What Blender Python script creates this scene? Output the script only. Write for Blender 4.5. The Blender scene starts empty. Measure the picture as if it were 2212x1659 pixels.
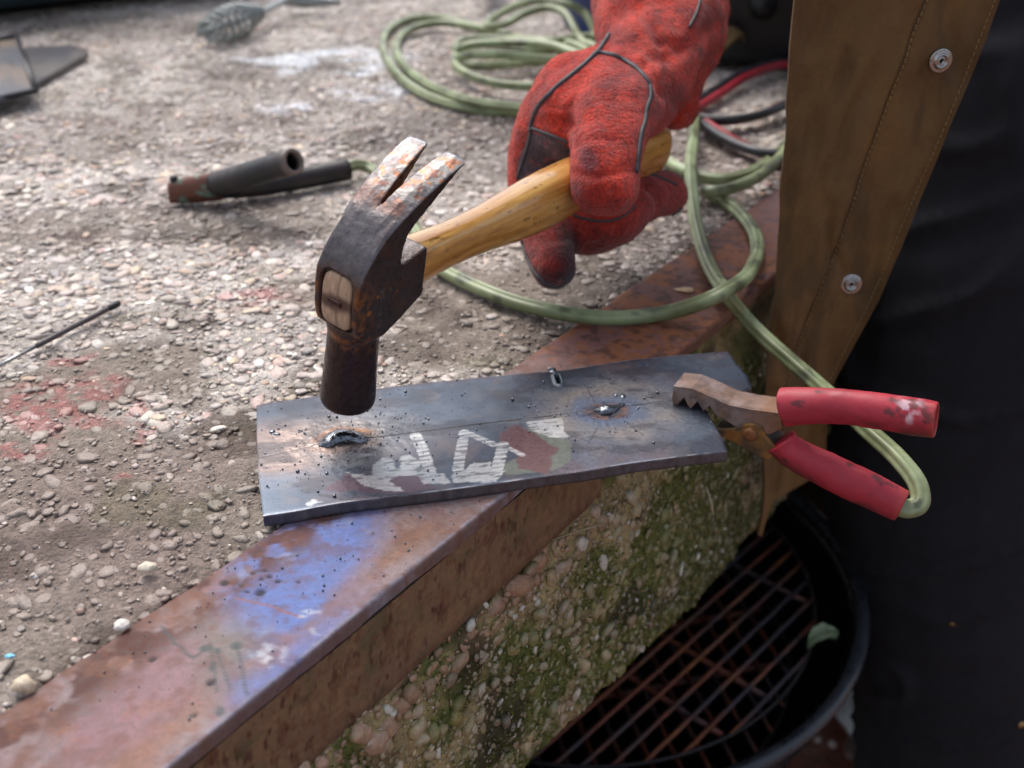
import bpy, bmesh, math, random
import numpy as np
from mathutils import Vector, Matrix
from mathutils.bvhtree import BVHTree

# ------------------------------------------------------------------ camera, sky, sun, exposure
sc = bpy.context.scene
COL = sc.collection
F_PX, CAM_H, PITCH = 2300.0, 0.285, math.radians(30)      # the camera stands 28.5 cm over the slab and looks 30 deg down
cam_d = bpy.data.cameras.new('camera'); cam = bpy.data.objects.new('camera', cam_d); COL.objects.link(cam)
cam.location = (0, 0, CAM_H); cam.rotation_euler = (math.radians(60), 0, 0)
cam_d.sensor_width = 36; cam_d.lens = 36*F_PX/2212; cam_d.clip_start = 0.01; cam_d.clip_end = 200
cam_d.dof.use_dof = True; cam_d.dof.focus_distance = 0.490; cam_d.dof.aperture_fstop = 8.6
sc.camera = cam
SUN_EL, SUN_AZ = math.radians(56), math.radians(-28)       # azimuth from +Y towards +X: light comes from behind, a little left
w = bpy.data.worlds.new('World'); sc.world = w; w.use_nodes = True
nt = w.node_tree; nt.nodes.clear()
sky = nt.nodes.new('ShaderNodeTexSky'); sky.sky_type = 'NISHITA'; sky.sun_disc = False
sky.sun_elevation = SUN_EL; sky.sun_rotation = SUN_AZ; sky.air_density = 1.0; sky.dust_density = 4.0; sky.ozone_density = 1.0
hs = nt.nodes.new('ShaderNodeHueSaturation'); hs.inputs['Saturation'].default_value = 0.58
bg = nt.nodes.new('ShaderNodeBackground'); bg.inputs['Strength'].default_value = 0.15
wo = nt.nodes.new('ShaderNodeOutputWorld')
nt.links.new(sky.outputs[0], hs.inputs['Color']); nt.links.new(hs.outputs[0], bg.inputs['Color']); nt.links.new(bg.outputs[0], wo.inputs['Surface'])
sd = bpy.data.lights.new('sun', 'SUN'); sd.energy = 1.0; sd.angle = math.radians(34); sd.color = (1.0, 0.975, 0.955)
sun = bpy.data.objects.new('sun', sd); COL.objects.link(sun)
sdir = Vector((math.sin(SUN_AZ)*math.cos(SUN_EL), math.cos(SUN_AZ)*math.cos(SUN_EL), math.sin(SUN_EL)))
sun.rotation_euler = sdir.to_track_quat('Z', 'Y').to_euler(); sun.location = (0, 0, 3)
sc.view_settings.view_transform = 'Standard'; sc.view_settings.look = 'None'
sc.view_settings.exposure = 0.68; sc.view_settings.gamma = 1.0; sc.view_settings.use_curve_mapping = False

# ------------------------------------------------------------------ helpers
random.seed(7); RNG = np.random.RandomState(11)
Fv = np.array([0, math.cos(PITCH), -math.sin(PITCH)]); Uv = np.array([0, math.sin(PITCH), math.cos(PITCH)])
CAM = np.array([0, 0, CAM_H])
def ray(x, y): return Fv + (x-1106)/F_PX*np.array([1., 0, 0]) - (y-829.5)/F_PX*Uv
def on(x, y, z=0.0): r = ray(x, y); return CAM + r*((z-CAM_H)/r[2])      # point on the horizontal plane z seen at (x, y) of the 2212 px wide photo
def onY(x, y, Y): r = ray(x, y); return CAM + r*(Y/r[1])
def at(x, y, d): return CAM + ray(x, y)*d
def s2l(c):
    c = np.asarray(c, float)/255.0
    return np.where(c <= 0.04045, c/12.92, ((c+0.055)/1.055)**2.4)
def L(r, g, b): return np.array(s2l((r, g, b)))

_TAB = np.random.RandomState(99).rand(64*64*64).astype(np.float32)
def vnoise(P, seed=0):
    """value noise on a 64-cell lattice"""
    P = np.asarray(P, np.float64); sh = np.array([seed*7.31 % 61, seed*3.77 % 59, seed*5.19 % 53]); flat = not P[:, 2].any()
    P = P + np.floor(sh)*1.0; i = np.floor(P); f = (P-i).astype(np.float32); i = i.astype(np.int64) & 63; f = f*f*(3-2*f)
    x0, y0, z0 = i[:, 0]*4096, i[:, 1]*64, i[:, 2]; x1, y1 = ((i[:, 0]+1) & 63)*4096, ((i[:, 1]+1) & 63)*64; fx, fy = f[:, 0], f[:, 1]
    def pl(z): a = _TAB[x0+y0+z]; b = _TAB[x1+y0+z]; c = _TAB[x0+y1+z]; d = _TAB[x1+y1+z]; a = a+(b-a)*fx; c = c+(d-c)*fx; return a+(c-a)*fy
    r = pl(z0)
    if not flat: r = r+(pl((z0+1) & 63)-r)*f[:, 2]
    return r.astype(np.float64)
def fbm(P, scale, octs=4, seed=0):
    """0..1 noise, scale = feature size in metres"""
    P = np.asarray(P, float)
    if P.shape[1] == 2: P = np.c_[P, np.zeros(len(P))]
    s, a, t = 0, 1.0, 0
    for o in range(octs):
        Q = P/scale*(2**o); Q[:, :2] += 17.3*o; s = s + a*vnoise(Q, seed+o); t += a; a *= 0.55
    return s/t
def sst(a, b, x): t = np.clip((x-a)/(b-a), 0, 1); return t*t*(3-2*t)
def mix(c, d, m): m = np.asarray(m)[:, None]; return c*(1-m) + np.asarray(d)*m
def poly_sd(P, poly):
    """signed distance (inside negative) of 2-D points to a polygon"""
    poly = np.asarray(poly, float); d = np.full(len(P), 1e9); ins = np.zeros(len(P), bool)
    for k in range(len(poly)):
        a, b = poly[k], poly[(k+1) % len(poly)]
        e = b-a; q = P-a; t = np.clip((q@e)/(e@e+1e-18), 0, 1)
        d = np.minimum(d, np.hypot(*(q - t[:, None]*e).T))
        c = ((a[1] > P[:, 1]) != (b[1] > P[:, 1])) & (P[:, 0] < (b[0]-a[0])*(P[:, 1]-a[1])/(b[1]-a[1]+1e-18)+a[0])
        ins ^= c
    return np.where(ins, -d, d)
def seg_d(P, pts):
    pts = np.asarray(pts, float); d = np.full(len(P), 1e9)
    for a, b in zip(pts[:-1], pts[1:]):
        e = b-a; q = P-a; t = np.clip((q@e)/(e@e+1e-18), 0, 1)
        d = np.minimum(d, np.hypot(*(q - t[:, None]*e).T))
    return d

def mesh_np(name, V, F, col=None, smooth=True):
    """V (n,3); F: array (m,k) or list of such arrays / lists"""
    V = np.asarray(V, np.float32)
    if isinstance(F, np.ndarray): F = [F]
    arrs = [np.asarray(f, np.int32) for f in F if len(f)]
    me = bpy.data.meshes.new(name)
    nl = sum(a.size for a in arrs); nf = sum(len(a) for a in arrs)
    me.vertices.add(len(V)); me.vertices.foreach_set('co', V.ravel())
    me.loops.add(nl); me.loops.foreach_set('vertex_index', np.concatenate([a.ravel() for a in arrs]))
    me.polygons.add(nf)
    st = []; o = 0
    for a in arrs:
        st.append(o + np.arange(len(a))*a.shape[1]); o += a.size
    me.polygons.foreach_set('loop_start', np.concatenate(st).astype(np.int32))
    me.polygons.foreach_set('use_smooth', np.full(nf, smooth))
    me.update(calc_edges=True); me.validate()
    if col is not None: setcol(me, col)
    return me
def setcol(me, col):
    col = np.asarray(col, np.float32)
    if col.ndim == 1: col = np.tile(col, (len(me.vertices), 1))
    if 'Col' in me.color_attributes: me.color_attributes.remove(me.color_attributes['Col'])
    at_ = me.color_attributes.new('Col', 'FLOAT_COLOR', 'POINT')
    at_.data.foreach_set('color', np.c_[np.clip(col, 0, 1), np.ones(len(col))].astype(np.float32).ravel())
def co(me):
    a = np.empty(len(me.vertices)*3, np.float32); me.vertices.foreach_get('co', a); return a.reshape(-1, 3).astype(float)
def normals(me):
    a = np.empty(len(me.vertices)*3, np.float32); me.vertices.foreach_get('normal', a); return a.reshape(-1, 3).astype(float)
def setco(me, V): me.vertices.foreach_set('co', np.asarray(V, np.float32).ravel()); me.update()
def obj(name, me, mat=None, parent=None, kind=None):
    o = bpy.data.objects.new(name, me); COL.objects.link(o)
    if mat is not None and not me.materials: me.materials.append(mat)
    if parent is not None: o.parent = parent
    if kind: o['kind'] = kind
    return o
def tag(o, label, cat, group=None):
    o['label'] = label; o['category'] = cat
    if group: o['group'] = group
    return o
def thing(name, label, cat, loc=(0, 0, 0), group=None):
    o = bpy.data.objects.new(name, None); COL.objects.link(o); o.location = loc; o.empty_display_size = .02
    return tag(o, label, cat, group)
def place(o, root):
    """parent a mesh that was modelled in world coordinates under an Empty that only has a location"""
    me = o.data
    setco(me, co(me) - np.array(root.location)); o.parent = root; return o

class MB:
    def __init__(s): s.V = []; s.F = {}; s.C = []; s.n = 0
    def add(s, V, F, c=None):
        V = np.asarray(V, float); s.V.append(V)
        for f in (F if isinstance(F, list) else [F]):
            f = np.asarray(f, int)
            if f.size: s.F.setdefault(f.shape[1], []).append(f + s.n)
        s.C.append(np.tile(np.asarray(c if c is not None else (1, 1, 1), float), (len(V), 1)) if c is None or np.ndim(c) == 1 else np.asarray(c))
        s.n += len(V); return s
    def mesh(s, name, smooth=True):
        return mesh_np(name, np.concatenate(s.V), [np.concatenate(v) for v in s.F.values()], np.concatenate(s.C), smooth)
def catmull(P, n=8):
    P = np.asarray(P, float); Q = np.vstack([2*P[0]-P[1], P, 2*P[-1]-P[-2]]); out = []
    for i in range(1, len(Q)-2):
        for t in np.linspace(0, 1, n, endpoint=False):
            a, b, c, d = Q[i-1], Q[i], Q[i+1], Q[i+2]
            out.append(.5*((2*b)+(-a+c)*t+(2*a-5*b+4*c-d)*t*t+(-a+3*b-3*c+d)*t**3))
    out.append(P[-1]); return np.array(out)
def tube(path, rad, n=12, cap=True, sect=None, up=(0, 0, 1), ry=1.0, dome=False):
    """swept section; rad scalar or per point; ry squashes across 'up'"""
    P = np.asarray(path, float); m = len(P); rad = np.atleast_1d(np.asarray(rad, float)); rad = np.interp(np.linspace(0, 1, m), np.linspace(0, 1, len(rad)), rad) if len(rad) > 1 else np.full(m, rad[0])
    if dome:   # rounded ends
        k = 5; th = np.linspace(math.pi/2*.96, 0, k, endpoint=False)
        d0 = (P[0]-P[1])/np.linalg.norm(P[0]-P[1]); d1 = (P[-1]-P[-2])/np.linalg.norm(P[-1]-P[-2])
        A = np.array([P[0]+d0*rad[0]*math.sin(t) for t in th]); B = np.array([P[-1]+d1*rad[-1]*math.sin(t) for t in th[::-1]])
        rad = np.r_[[rad[0]*math.cos(t) for t in th], rad, [rad[-1]*math.cos(t) for t in th[::-1]]]
        P = np.vstack([A, P, B]); m = len(P)
    T = np.gradient(P, axis=0); T /= np.linalg.norm(T, axis=1)[:, None]+1e-12
    u = np.asarray(up, float)
    N = np.cross(u, T[0]); 
    if np.linalg.norm(N) < 1e-3: N = np.cross((1, 0.1, 0), T[0])
    N /= np.linalg.norm(N); V = []
    ang = np.linspace(0, 2*math.pi, n, endpoint=False); sr = np.ones(n) if sect is None else np.array([sect(a) for a in ang])
    for i in range(m):
        N = N - T[i]*(N@T[i]); N /= np.linalg.norm(N)+1e-12; B = np.cross(T[i], N)
        V.append(P[i] + rad[i]*((np.cos(ang)*sr*ry)[:, None]*N + (np.sin(ang)*sr)[:, None]*B))
    V = np.concatenate(V); i = np.arange(m-1)[:, None]*n; j = np.arange(n)[None, :]; j2 = (j+1) % n
    Q = np.stack([i+j, i+j2, i+n+j2, i+n+j], -1).reshape(-1, 4)
    F = [Q]
    if cap: F.append(np.array([list(range(n))[::-1]])); F.append(np.array([[(m-1)*n+k for k in range(n)]]))
    return V, F
def lathe(prof, n=32, M=None):
    """prof (r,z) list, closed with caps if r>0 at ends"""
    prof = np.asarray(prof, float); m = len(prof); a = np.linspace(0, 2*math.pi, n, endpoint=False)
    V = np.concatenate([np.c_[r*np.cos(a), r*np.sin(a), np.full(n, z)] for r, z in prof])
    i = np.arange(m-1)[:, None]*n; j = np.arange(n)[None, :]; j2 = (j+1) % n
    F = [np.stack([i+j, i+j2, i+n+j2, i+n+j], -1).reshape(-1, 4)]
    F.append(np.array([list(range(n))[::-1]])); F.append(np.array([[(m-1)*n+k for k in range(n)]]))
    if M is not None: V = V@np.asarray(M[0]).T + np.asarray(M[1])
    return V, F
def frame_to(d, up=(0, 0, 1)):
    """3x3 whose z column is d"""
    d = np.asarray(d, float)/np.linalg.norm(d); x = np.cross(up, d)
    if np.linalg.norm(x) < 1e-4: x = np.cross((1, 0, 0), d)
    x /= np.linalg.norm(x); return np.stack([x, np.cross(d, x), d], 1)
def prism(poly, a, b, axis=1):
    """extrude a 2-D polygon (u,w) from a to b along an axis (0,1,2)"""
    n = len(poly); V = []
    for h in (a, b):
        for (p, q) in poly:
            V.append((h, p, q) if axis == 0 else (p, h, q) if axis == 1 else (p, q, h))
    F = [np.array([list(range(n))]), np.array([list(range(n, 2*n))[::-1]]), np.array([[i, (i+n), (i+1) % n+n, (i+1) % n] for i in range(n)])]
    return np.array(V), F
def box(c, s, R=None):
    x, y, z = np.asarray(s)/2.0
    V = np.array([(i*x, j*y, k*z) for i in (-1, 1) for j in (-1, 1) for k in (-1, 1)])
    if R is not None: V = V@np.asarray(R).T
    return V+np.asarray(c), np.array([[0, 1, 3, 2], [4, 6, 7, 5], [0, 4, 5, 1], [2, 3, 7, 6], [0, 2, 6, 4], [1, 5, 7, 3]])
def fixn(me):
    bm = bmesh.new(); bm.from_mesh(me); bmesh.ops.recalc_face_normals(bm, faces=bm.faces); bm.to_mesh(me); bm.free(); me.update()
def evald(me, mods, name='part'):
    """run modifiers on a mesh and give back the resulting mesh"""
    o = bpy.data.objects.new('tmp', me); COL.objects.link(o)
    for ty, kw in mods:
        m = o.modifiers.new(ty, ty)
        for k, v in kw.items(): setattr(m, k, v)
    bpy.context.view_layer.update(); dg = bpy.context.evaluated_depsgraph_get()
    r = bpy.data.meshes.new_from_object(o.evaluated_get(dg), depsgraph=dg)
    bpy.data.objects.remove(o); r.name = name
    r.polygons.foreach_set('use_smooth', np.full(len(r.polygons), True)); r.update(); return r
def bevelled(me, w=.001, seg=2):
    fixn(me)
    bm = bmesh.new(); bm.from_mesh(me); bmesh.ops.triangulate(bm, faces=[f for f in bm.faces if len(f.verts) > 4]); bm.to_mesh(me); bm.free(); me.update()
    r = evald(me, [('BEVEL', dict(width=w, segments=seg, limit_method='ANGLE', angle_limit=math.radians(35)))])
    r.polygons.foreach_set('use_smooth', np.full(len(r.polygons), False)); r.update(); return r

# ------------------------------------------------------------------ materials
def mat(name, rough=.6, metal=0., c1=None, c2=None, scale=200., vary=.35, bump=.3, bscale=None, bdist=.001, rvary=.15, spec=.5, coat=0., attr=True, sheen=0., emit=None, detail=6, stretch=None, c2amt=.85, c2s=.27, c2lo=.52):
    """Principled; colour = vertex colour 'Col' (or c1) broken up by two noises, fine relief by bump"""
    m = bpy.data.materials.new(name); m.use_nodes = True; n = m.node_tree.nodes; l = m.node_tree.links; n.clear()
    out = n.new('ShaderNodeOutputMaterial'); b = n.new('ShaderNodeBsdfPrincipled'); l.new(b.outputs[0], out.inputs[0])
    tc = n.new('ShaderNodeTexCoord'); src = tc.outputs['Object']
    if stretch:
        mp = n.new('ShaderNodeMapping'); mp.inputs['Scale'].default_value = stretch; l.new(src, mp.inputs[0]); src = mp.outputs[0]
    if attr: a = n.new('ShaderNodeVertexColor'); a.layer_name = 'Col'; base = a.outputs[0]
    else: a = n.new('ShaderNodeRGB'); a.outputs[0].default_value = (*c1, 1); base = a.outputs[0]
    n1 = n.new('ShaderNodeTexNoise'); n1.inputs['Scale'].default_value = scale; n1.inputs['Detail'].default_value = detail; n1.inputs['Roughness'].default_value = .65; l.new(src, n1.inputs['Vector'])
    mr = n.new('ShaderNodeMapRange'); mr.inputs[1].default_value = .3; mr.inputs[2].default_value = .7; mr.inputs[3].default_value = 1-vary; mr.inputs[4].default_value = 1+vary; l.new(n1.outputs['Fac'], mr.inputs[0])
    mu = n.new('ShaderNodeMix'); mu.data_type = 'RGBA'; mu.blend_type = 'MULTIPLY'; mu.inputs[0].default_value = 1.0
    l.new(base, mu.inputs[6]); l.new(mr.outputs[0], mu.inputs[7]); last = mu.outputs[2]
    if c2 is not None:
        n2 = n.new('ShaderNodeTexNoise'); n2.inputs['Scale'].default_value = scale*c2s; n2.inputs['Detail'].default_value = 8; n2.inputs['Roughness'].default_value = .7; l.new(src, n2.inputs['Vector'])
        r2 = n.new('ShaderNodeMapRange'); r2.inputs[1].default_value = c2lo; r2.inputs[2].default_value = c2lo+.12; r2.inputs[4].default_value = c2amt; l.new(n2.outputs['Fac'], r2.inputs[0])
        m2 = n.new('ShaderNodeMix'); m2.data_type = 'RGBA'; l.new(r2.outputs[0], m2.inputs[0]); l.new(last, m2.inputs[6]); m2.inputs[7].default_value = (*c2, 1); last = m2.outputs[2]
    l.new(last, b.inputs['Base Color'])
    b.inputs['Metallic'].default_value = metal
    rr = n.new('ShaderNodeMapRange'); rr.inputs[1].default_value = .3; rr.inputs[2].default_value = .7; rr.inputs[3].default_value = max(.02, rough-rvary); rr.inputs[4].default_value = min(1, rough+rvary); l.new(n1.outputs['Fac'], rr.inputs[0]); l.new(rr.outputs[0], b.inputs['Roughness'])
    b.inputs['Specular IOR Level'].default_value = spec
    if coat: b.inputs['Coat Weight'].default_value = coat; b.inputs['Coat Roughness'].default_value = .12
    if sheen: b.inputs['Sheen Weight'].default_value = sheen; b.inputs['Sheen Roughness'].default_value = .5
    if bump:
        nb = n.new('ShaderNodeTexNoise'); nb.inputs['Scale'].default_value = bscale or scale*2; nb.inputs['Detail'].default_value = 5; nb.inputs['Roughness'].default_value = .6; l.new(src, nb.inputs['Vector'])
        bp = n.new('ShaderNodeBump'); bp.inputs['Strength'].default_value = bump; bp.inputs['Distance'].default_value = bdist; l.new(nb.outputs['Fac'], bp.inputs['Height']); l.new(bp.outputs[0], b.inputs['Normal'])
    return m
M_CONC = mat('concrete', c2=tuple(L(112, 100, 90)), c2amt=.45, c2s=.8, c2lo=.52, rough=.75, scale=300, vary=.42, bump=1.0, bscale=520, bdist=.0030, spec=.3)
M_PEB = mat('pebble_stone', c2=tuple(L(132, 116, 102)), c2amt=.45, c2s=.6, c2lo=.53, rough=.38, scale=450, vary=.34, bump=.7, bscale=800, bdist=.0009, spec=.5)
M_MOSS = mat('moss', rough=.9, scale=400, vary=.5, bump=.6, spec=.2)
M_IRON = mat('rusty_painted_iron', spec=.28, rough=.66, metal=.0, c2=tuple(L(104, 74, 68)), c2amt=.45, c2s=.5, c2lo=.52, scale=420, vary=.30, bump=.45, bscale=650, bdist=.0006)
M_PLATE = mat('scaled_steel', rough=.36, metal=.45, scale=500, vary=.14, bump=.25, bscale=500, bdist=.0003, rvary=.1)
M_CUT = mat('cut_steel_edge', rough=.5, metal=.2, scale=300, vary=.3, bump=.5, bscale=500, bdist=.0005, stretch=(1, 1, .15))
M_BEAD = mat('weld_slag', rough=.12, metal=.95, attr=False, c1=(.17, .18, .20), scale=330, vary=.95, bump=.5, bscale=450, bdist=.001, rvary=.1)
M_SPAT = mat('spatter', rough=.14, metal=.85, attr=False, c1=(.16, .17, .19), scale=500, vary=.3, bump=0)
M_HEAD = mat('forged_steel_worn', rough=.33, metal=.5, scale=330, vary=.28, bump=.35, bscale=420, bdist=.0006, rvary=.14)
M_WOOD = mat('lacquered_hickory', rough=.24, scale=600, vary=.14, bump=.10, bscale=900, bdist=.0003, rvary=.06, coat=.8, stretch=(.12, 1, 1))
M_ENDG = mat('end_grain_wood', rough=.75, scale=900, vary=.25, bump=.5, bscale=1400, bdist=.0005, stretch=(1, 1, .25))
M_SUEDE = mat('red_suede', rough=.95, scale=480, vary=.5, bump=1.0, bscale=520, bdist=.0022, spec=.15, sheen=.25)
M_PIPE = mat('dark_piping', rough=.6, attr=False, c1=(.055, .05, .054), scale=500, bump=.3)
M_LEATH = mat('brown_split_leather', rough=.8, scale=300, vary=.16, bump=.4, bscale=1300, bdist=.0004, spec=.25, sheen=.05)
M_STITCH = mat('thread', rough=.8, attr=False, c1=tuple(L(150, 120, 76)), scale=900, vary=.3, bump=0)
M_SNAP = mat('nickel_snap', rough=.2, metal=1., attr=False, c1=(.36, .36, .35), scale=700, vary=.15, bump=.1)
M_DARKHOLE = mat('dark_metal', rough=.5, metal=.6, attr=False, c1=(.02, .02, .02), bump=0)
M_BRASS = mat('brass_rivet', rough=.35, metal=.9, attr=False, c1=(.5, .34, .14), bump=0)
M_TROUS = mat('black_cotton', rough=.92, attr=False, c1=(.0165, .017, .021), scale=120, vary=.25, bump=.5, bscale=900, bdist=.0005, spec=.2)
M_GREEN = mat('green_cable_rubber', rough=.42, scale=160, vary=.12, c2=None, bump=.25, bscale=350, bdist=.0005)
M_RCAB = mat('red_cable', rough=.42, attr=False, c1=tuple(L(150, 32, 46)), scale=120, vary=.25, bump=.1)
M_BCAB = mat('black_cable', rough=.4, attr=False, c1=(.022, .022, .026), scale=120, vary=.25, bump=.1)
M_RGRIP = mat('red_pvc_grip', rough=.56, scale=70, vary=.12, c2=None, bump=.25, bscale=220, bdist=.0008, spec=.5)
M_RUST = mat('rusty_sheet_steel', rough=.6, metal=.25, scale=350, vary=.25, bump=.4, bscale=600, bdist=.0006)
M_TUBE = mat('black_phenolic_tube', rough=.5, scale=200, vary=.2, bump=.2, bscale=500, bdist=.0005)
M_ROD = mat('electrode', rough=.5, scale=500, vary=.2, bump=.2, bdist=.0004)
M_GREY = mat('painted_grey_metal', rough=.35, metal=.3, scale=150, vary=.15, bump=.15)
M_CASE = mat('teal_plastic_case', rough=.45, attr=False, c1=(.012, .032, .042), scale=60, vary=.25, bump=.2)
M_CASEB = mat('black_plastic', rough=.5, attr=False, c1=(.008, .008, .009), scale=80, vary=.25, bump=.2)
M_BLUE = mat('blue_plastic', rough=.4, attr=False, c1=(.012, .045, .19), scale=60, vary=.2, bump=.1)
M_KETT = mat('black_enamel', rough=.25, attr=False, c1=(.008, .009, .012), scale=90, vary=.3, bump=.15, bscale=200)
M_GRATE = mat('grate_rod', rough=.6, metal=.2, scale=150, vary=.4, bump=.4, bscale=500)
M_SOIL = mat('soil', rough=.9, attr=False, c1=tuple(L(128, 98, 84)), c2=tuple(L(160, 88, 66)), scale=30, vary=.5, bump=.8, bscale=60, bdist=.02)
M_LEAF = mat('leaf', rough=.55, attr=False, c1=tuple(L(126, 138, 104)), scale=120, vary=.2, bump=.2)
M_WHITE = mat('white_paper', rough=.7, attr=False, c1=(.72, .72, .70), scale=60, vary=.1, bump=.3)

# ------------------------------------------------------------------ the concrete slab with its pebbles
E = np.array([.5839, .8118]); N = np.array([.8118, -.5839])          # along the edge iron / outward from the slab
PI_ = np.array([-.0359, .4594]); PO = np.array([.0165, .4196])       # a point of the iron's inner edge / outer edge
D_IN = float((PI_-PO)@N)                                             # inner edge, signed distance (about -.066)
def st(P): q = np.asarray(P)[..., :2]-PO; return q@E, q@N
def sxy(s, t): s = np.asarray(s); t = np.asarray(t); return PO + s[..., None]*E + t[..., None]*N

def spots(P2, lst, warp=.012, seed=3):
    """soft mask of blobs (px, py, radius) on the slab plane with an uneven edge"""
    wv = np.c_[fbm(P2, warp*2, 3, seed)-.5, fbm(P2, warp*2, 3, seed+9)-.5]*warp*3
    m = np.zeros(len(P2))
    for (x, y, rx, ry) in lst:
        c = on(x, y)[:2]; q = (P2+wv-c)/np.array([rx, ry]); m = np.maximum(m, 1-sst(.45, 1.15, np.hypot(*q.T)))
    return m
FILM = [(250, 800, .075, .050), (80, 1010, .07, .035), (120, 1180, .10, .055), (330, 1120, .06, .04), (480, 1080, .05, .03), (60, 1330, .07, .04), (480, 960, .022, .018), (560, 470, .09, .06), (760, 640, .05, .03), (900, 380, .10, .05), (1030, 700, .05, .04), (1250, 620, .12, .05), (240, 480, .10, .05)]
PINK = [(130, 850, .032, .022), (60, 880, .030, .018), (175, 905, .024, .014), (300, 880, .007, .016), (338, 1005, .009, .006), (310, 925, .010, .007), (150, 770, .012, .008), (560, 640, .03, .02), (980, 1010, .006, .006), (20, 960, .02, .01)]
WHITE = [(690, 125, .10, .055), (655, 150, .030, .030), (745, 140, .035, .03), (820, 190, .06, .05), (660, 240, .03, .03)]
DARKS = [(215, 420, .03, .02), (480, 500, .055, .022), (480, 440, .10, .02), (970, 330, .03, .03), (330, 960, .014, .008), (560, 140, .10, .05), (130, 60, .22, .10), (880, 300, .10, .04), (1300, 600, .06, .05), (1200, 300, .16, .12), (950, 250, .10, .03)]
def slab_state(P2):
    """colour of the mortar and how much a film of dirt covers the pebbles"""
    film = sst(.42, .60, fbm(P2, .09, 5, 21))
    s, t = st(P2)
    film = np.clip(film*.75 + .85*np.exp(-((P2[:, 1]-.36)/.09)**2)*sst(.36, .55, fbm(P2, .07, 3, 5)) + .5*sst(.30, .36, .40-.0*t)*(t > D_IN-.10), 0, 1)
    film = np.clip(film*.6 + 1.0*spots(P2, FILM, .02, 17), 0, 1)*(1-sst(.6, .8, P2[:, 1])*.35)
    n = fbm(P2, .03, 4, 41)[:, None]; n2 = fbm(P2, .2, 3, 51)[:, None]
    c = L(220, 211, 202)*(.60+.55*n) + 0*n2
    c = mix(c, L(138, 125, 112)*(.85+.3*fbm(P2, .004, 3, 43))[:, None], film*.9)
    c = mix(c, L(128, 104, 100), sst(.45, .7, fbm(P2, .16, 3, 61))*.45)
    c = mix(c, L(96, 92, 62), sst(.62, .74, fbm(P2, .035, 3, 71))*.45)
    c = mix(c, L(78, 62, 54), sst(.56, .70, fbm(P2, .05, 4, 81))*.6); c = mix(c, L(106, 84, 76), sst(.5, .66, fbm(P2, .28, 4, 83))*.45)
    return c, film
def slab_marks(P2, c, k=1.0):
    c = mix(c, L(76, 66, 60), spots(P2, DARKS, .03, 13)*.55*k)
    pk = spots(P2, PINK)*sst(.34, .52, fbm(P2, .007, 4, 77))
    c = mix(c, L(178, 92, 92), pk*.55*k)
    wm = spots(P2, WHITE, .03, 31)*sst(.36, .58, fbm(P2, .03, 4, 91))
    return mix(c, L(240, 242, 246), wm*.9*k)

slab = obj('concrete_slab', bpy.data.meshes.new('concrete_slab'), kind='structure')
slab['label'] = 'worn exposed aggregate concrete slab'
# top sheet: grid along the edge (s) and away from it (t), fine near the camera
def grow(a, b, st_, far):
    v = [a]; 
    while v[-1] < b: v.append(v[-1] + st_*(1 + max(0, (v[-1]-a)-far)*6))
    return np.array(v)
sv = np.r_[-grow(0, .45, .0028, .25)[:0:-1], grow(0, 2.4, .0028, .75)]
tv = grow(0, 1.9, .0028, .42)
S, Tt = np.meshgrid(sv, tv, indexing='ij'); S = S.ravel(); Tt = Tt.ravel()
P2 = sxy(S, D_IN - Tt)
film_c, film = slab_state(P2)
zz = -.0016 + .0042*(fbm(P2, .12, 3, 101)-.5) + .0036*(fbm(P2, .012, 4, 111)-.5)*(1.2-film*.4) + .0026*(fbm(P2, .0060, 2, 112)-.5)
zz -= .0022*np.exp(-Tt/.004)
zz += .0010*(fbm(P2, .0095, 2, 113)-.45)*film*2
ctop = slab_marks(P2, film_c)
ctop = mix(ctop, L(62, 50, 42), np.exp(-Tt/.007)*.75*sst(.3, .6, fbm(P2, .012, 3, 7)))
ni, nj = len(sv), len(tv)
I, J = np.meshgrid(np.arange(ni-1), np.arange(nj-1), indexing='ij'); a = (I*nj+J).ravel()
mb = MB(); mb.add(np.c_[P2, zz], np.stack([a, a+1, a+nj+1, a+nj], 1)[:, ::-1], ctop)
# side face: uneven, mossy, with a ragged lower arris
def side_bottom(s): return -.205 - .035*sst(.0, .25, s) + .012*(fbm(np.c_[s, s*0], .03, 3, 8)-.5) + .010*(fbm(np.c_[s, s*0], .15, 2, 9)-.5)
ss = np.arange(-.40, 1.3, .0032); hh = np.linspace(0, 1, 74)
S2, H2 = np.meshgrid(ss, hh, indexing='ij'); S2 = S2.ravel(); H2 = H2.ravel()
zb = side_bottom(S2); z2 = -.004 + (zb+.004)*H2
def side_off(s, z):
    P = np.c_[s, z]
    o = -.004 + .014*(fbm(P, .05, 4, 121)-.5) + .006*(fbm(P, .009, 3, 131)-.5) - .008*sst(.16, .24, -z)
    o = o + .006*sst(.045, .065, -z) - .010*sst(.03, .09, s)*sst(.3, .0, np.abs(s-.12))*0
    return o
def side_col(s, z):
    P = np.c_[s, z]; n = fbm(P, .02, 4, 141)
    c = mix(np.tile(L(200, 180, 128), (len(s), 1)), L(140, 120, 86), n)
    moss = sst(.47, .63, fbm(P, .030, 6, 151) + .10*sst(.065, .10, -z) + .02)
    c = mix(c, mix(np.tile(L(122, 128, 58), (len(s), 1)), L(74, 84, 38), fbm(P, .008, 3, 161)), moss*.92)
    c = mix(c, L(48, 38, 28), sst(.55, .75, fbm(P, .03, 4, 171))*.8)
    far = sst(.09, .26, s)                       # the far stretch turns darker and more olive
    c = mix(c, L(58, 54, 32), far*.6)
    return c, moss
cs, mossm = side_col(S2, z2)
off = side_off(S2, z2); P3 = sxy(S2, off)
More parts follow.
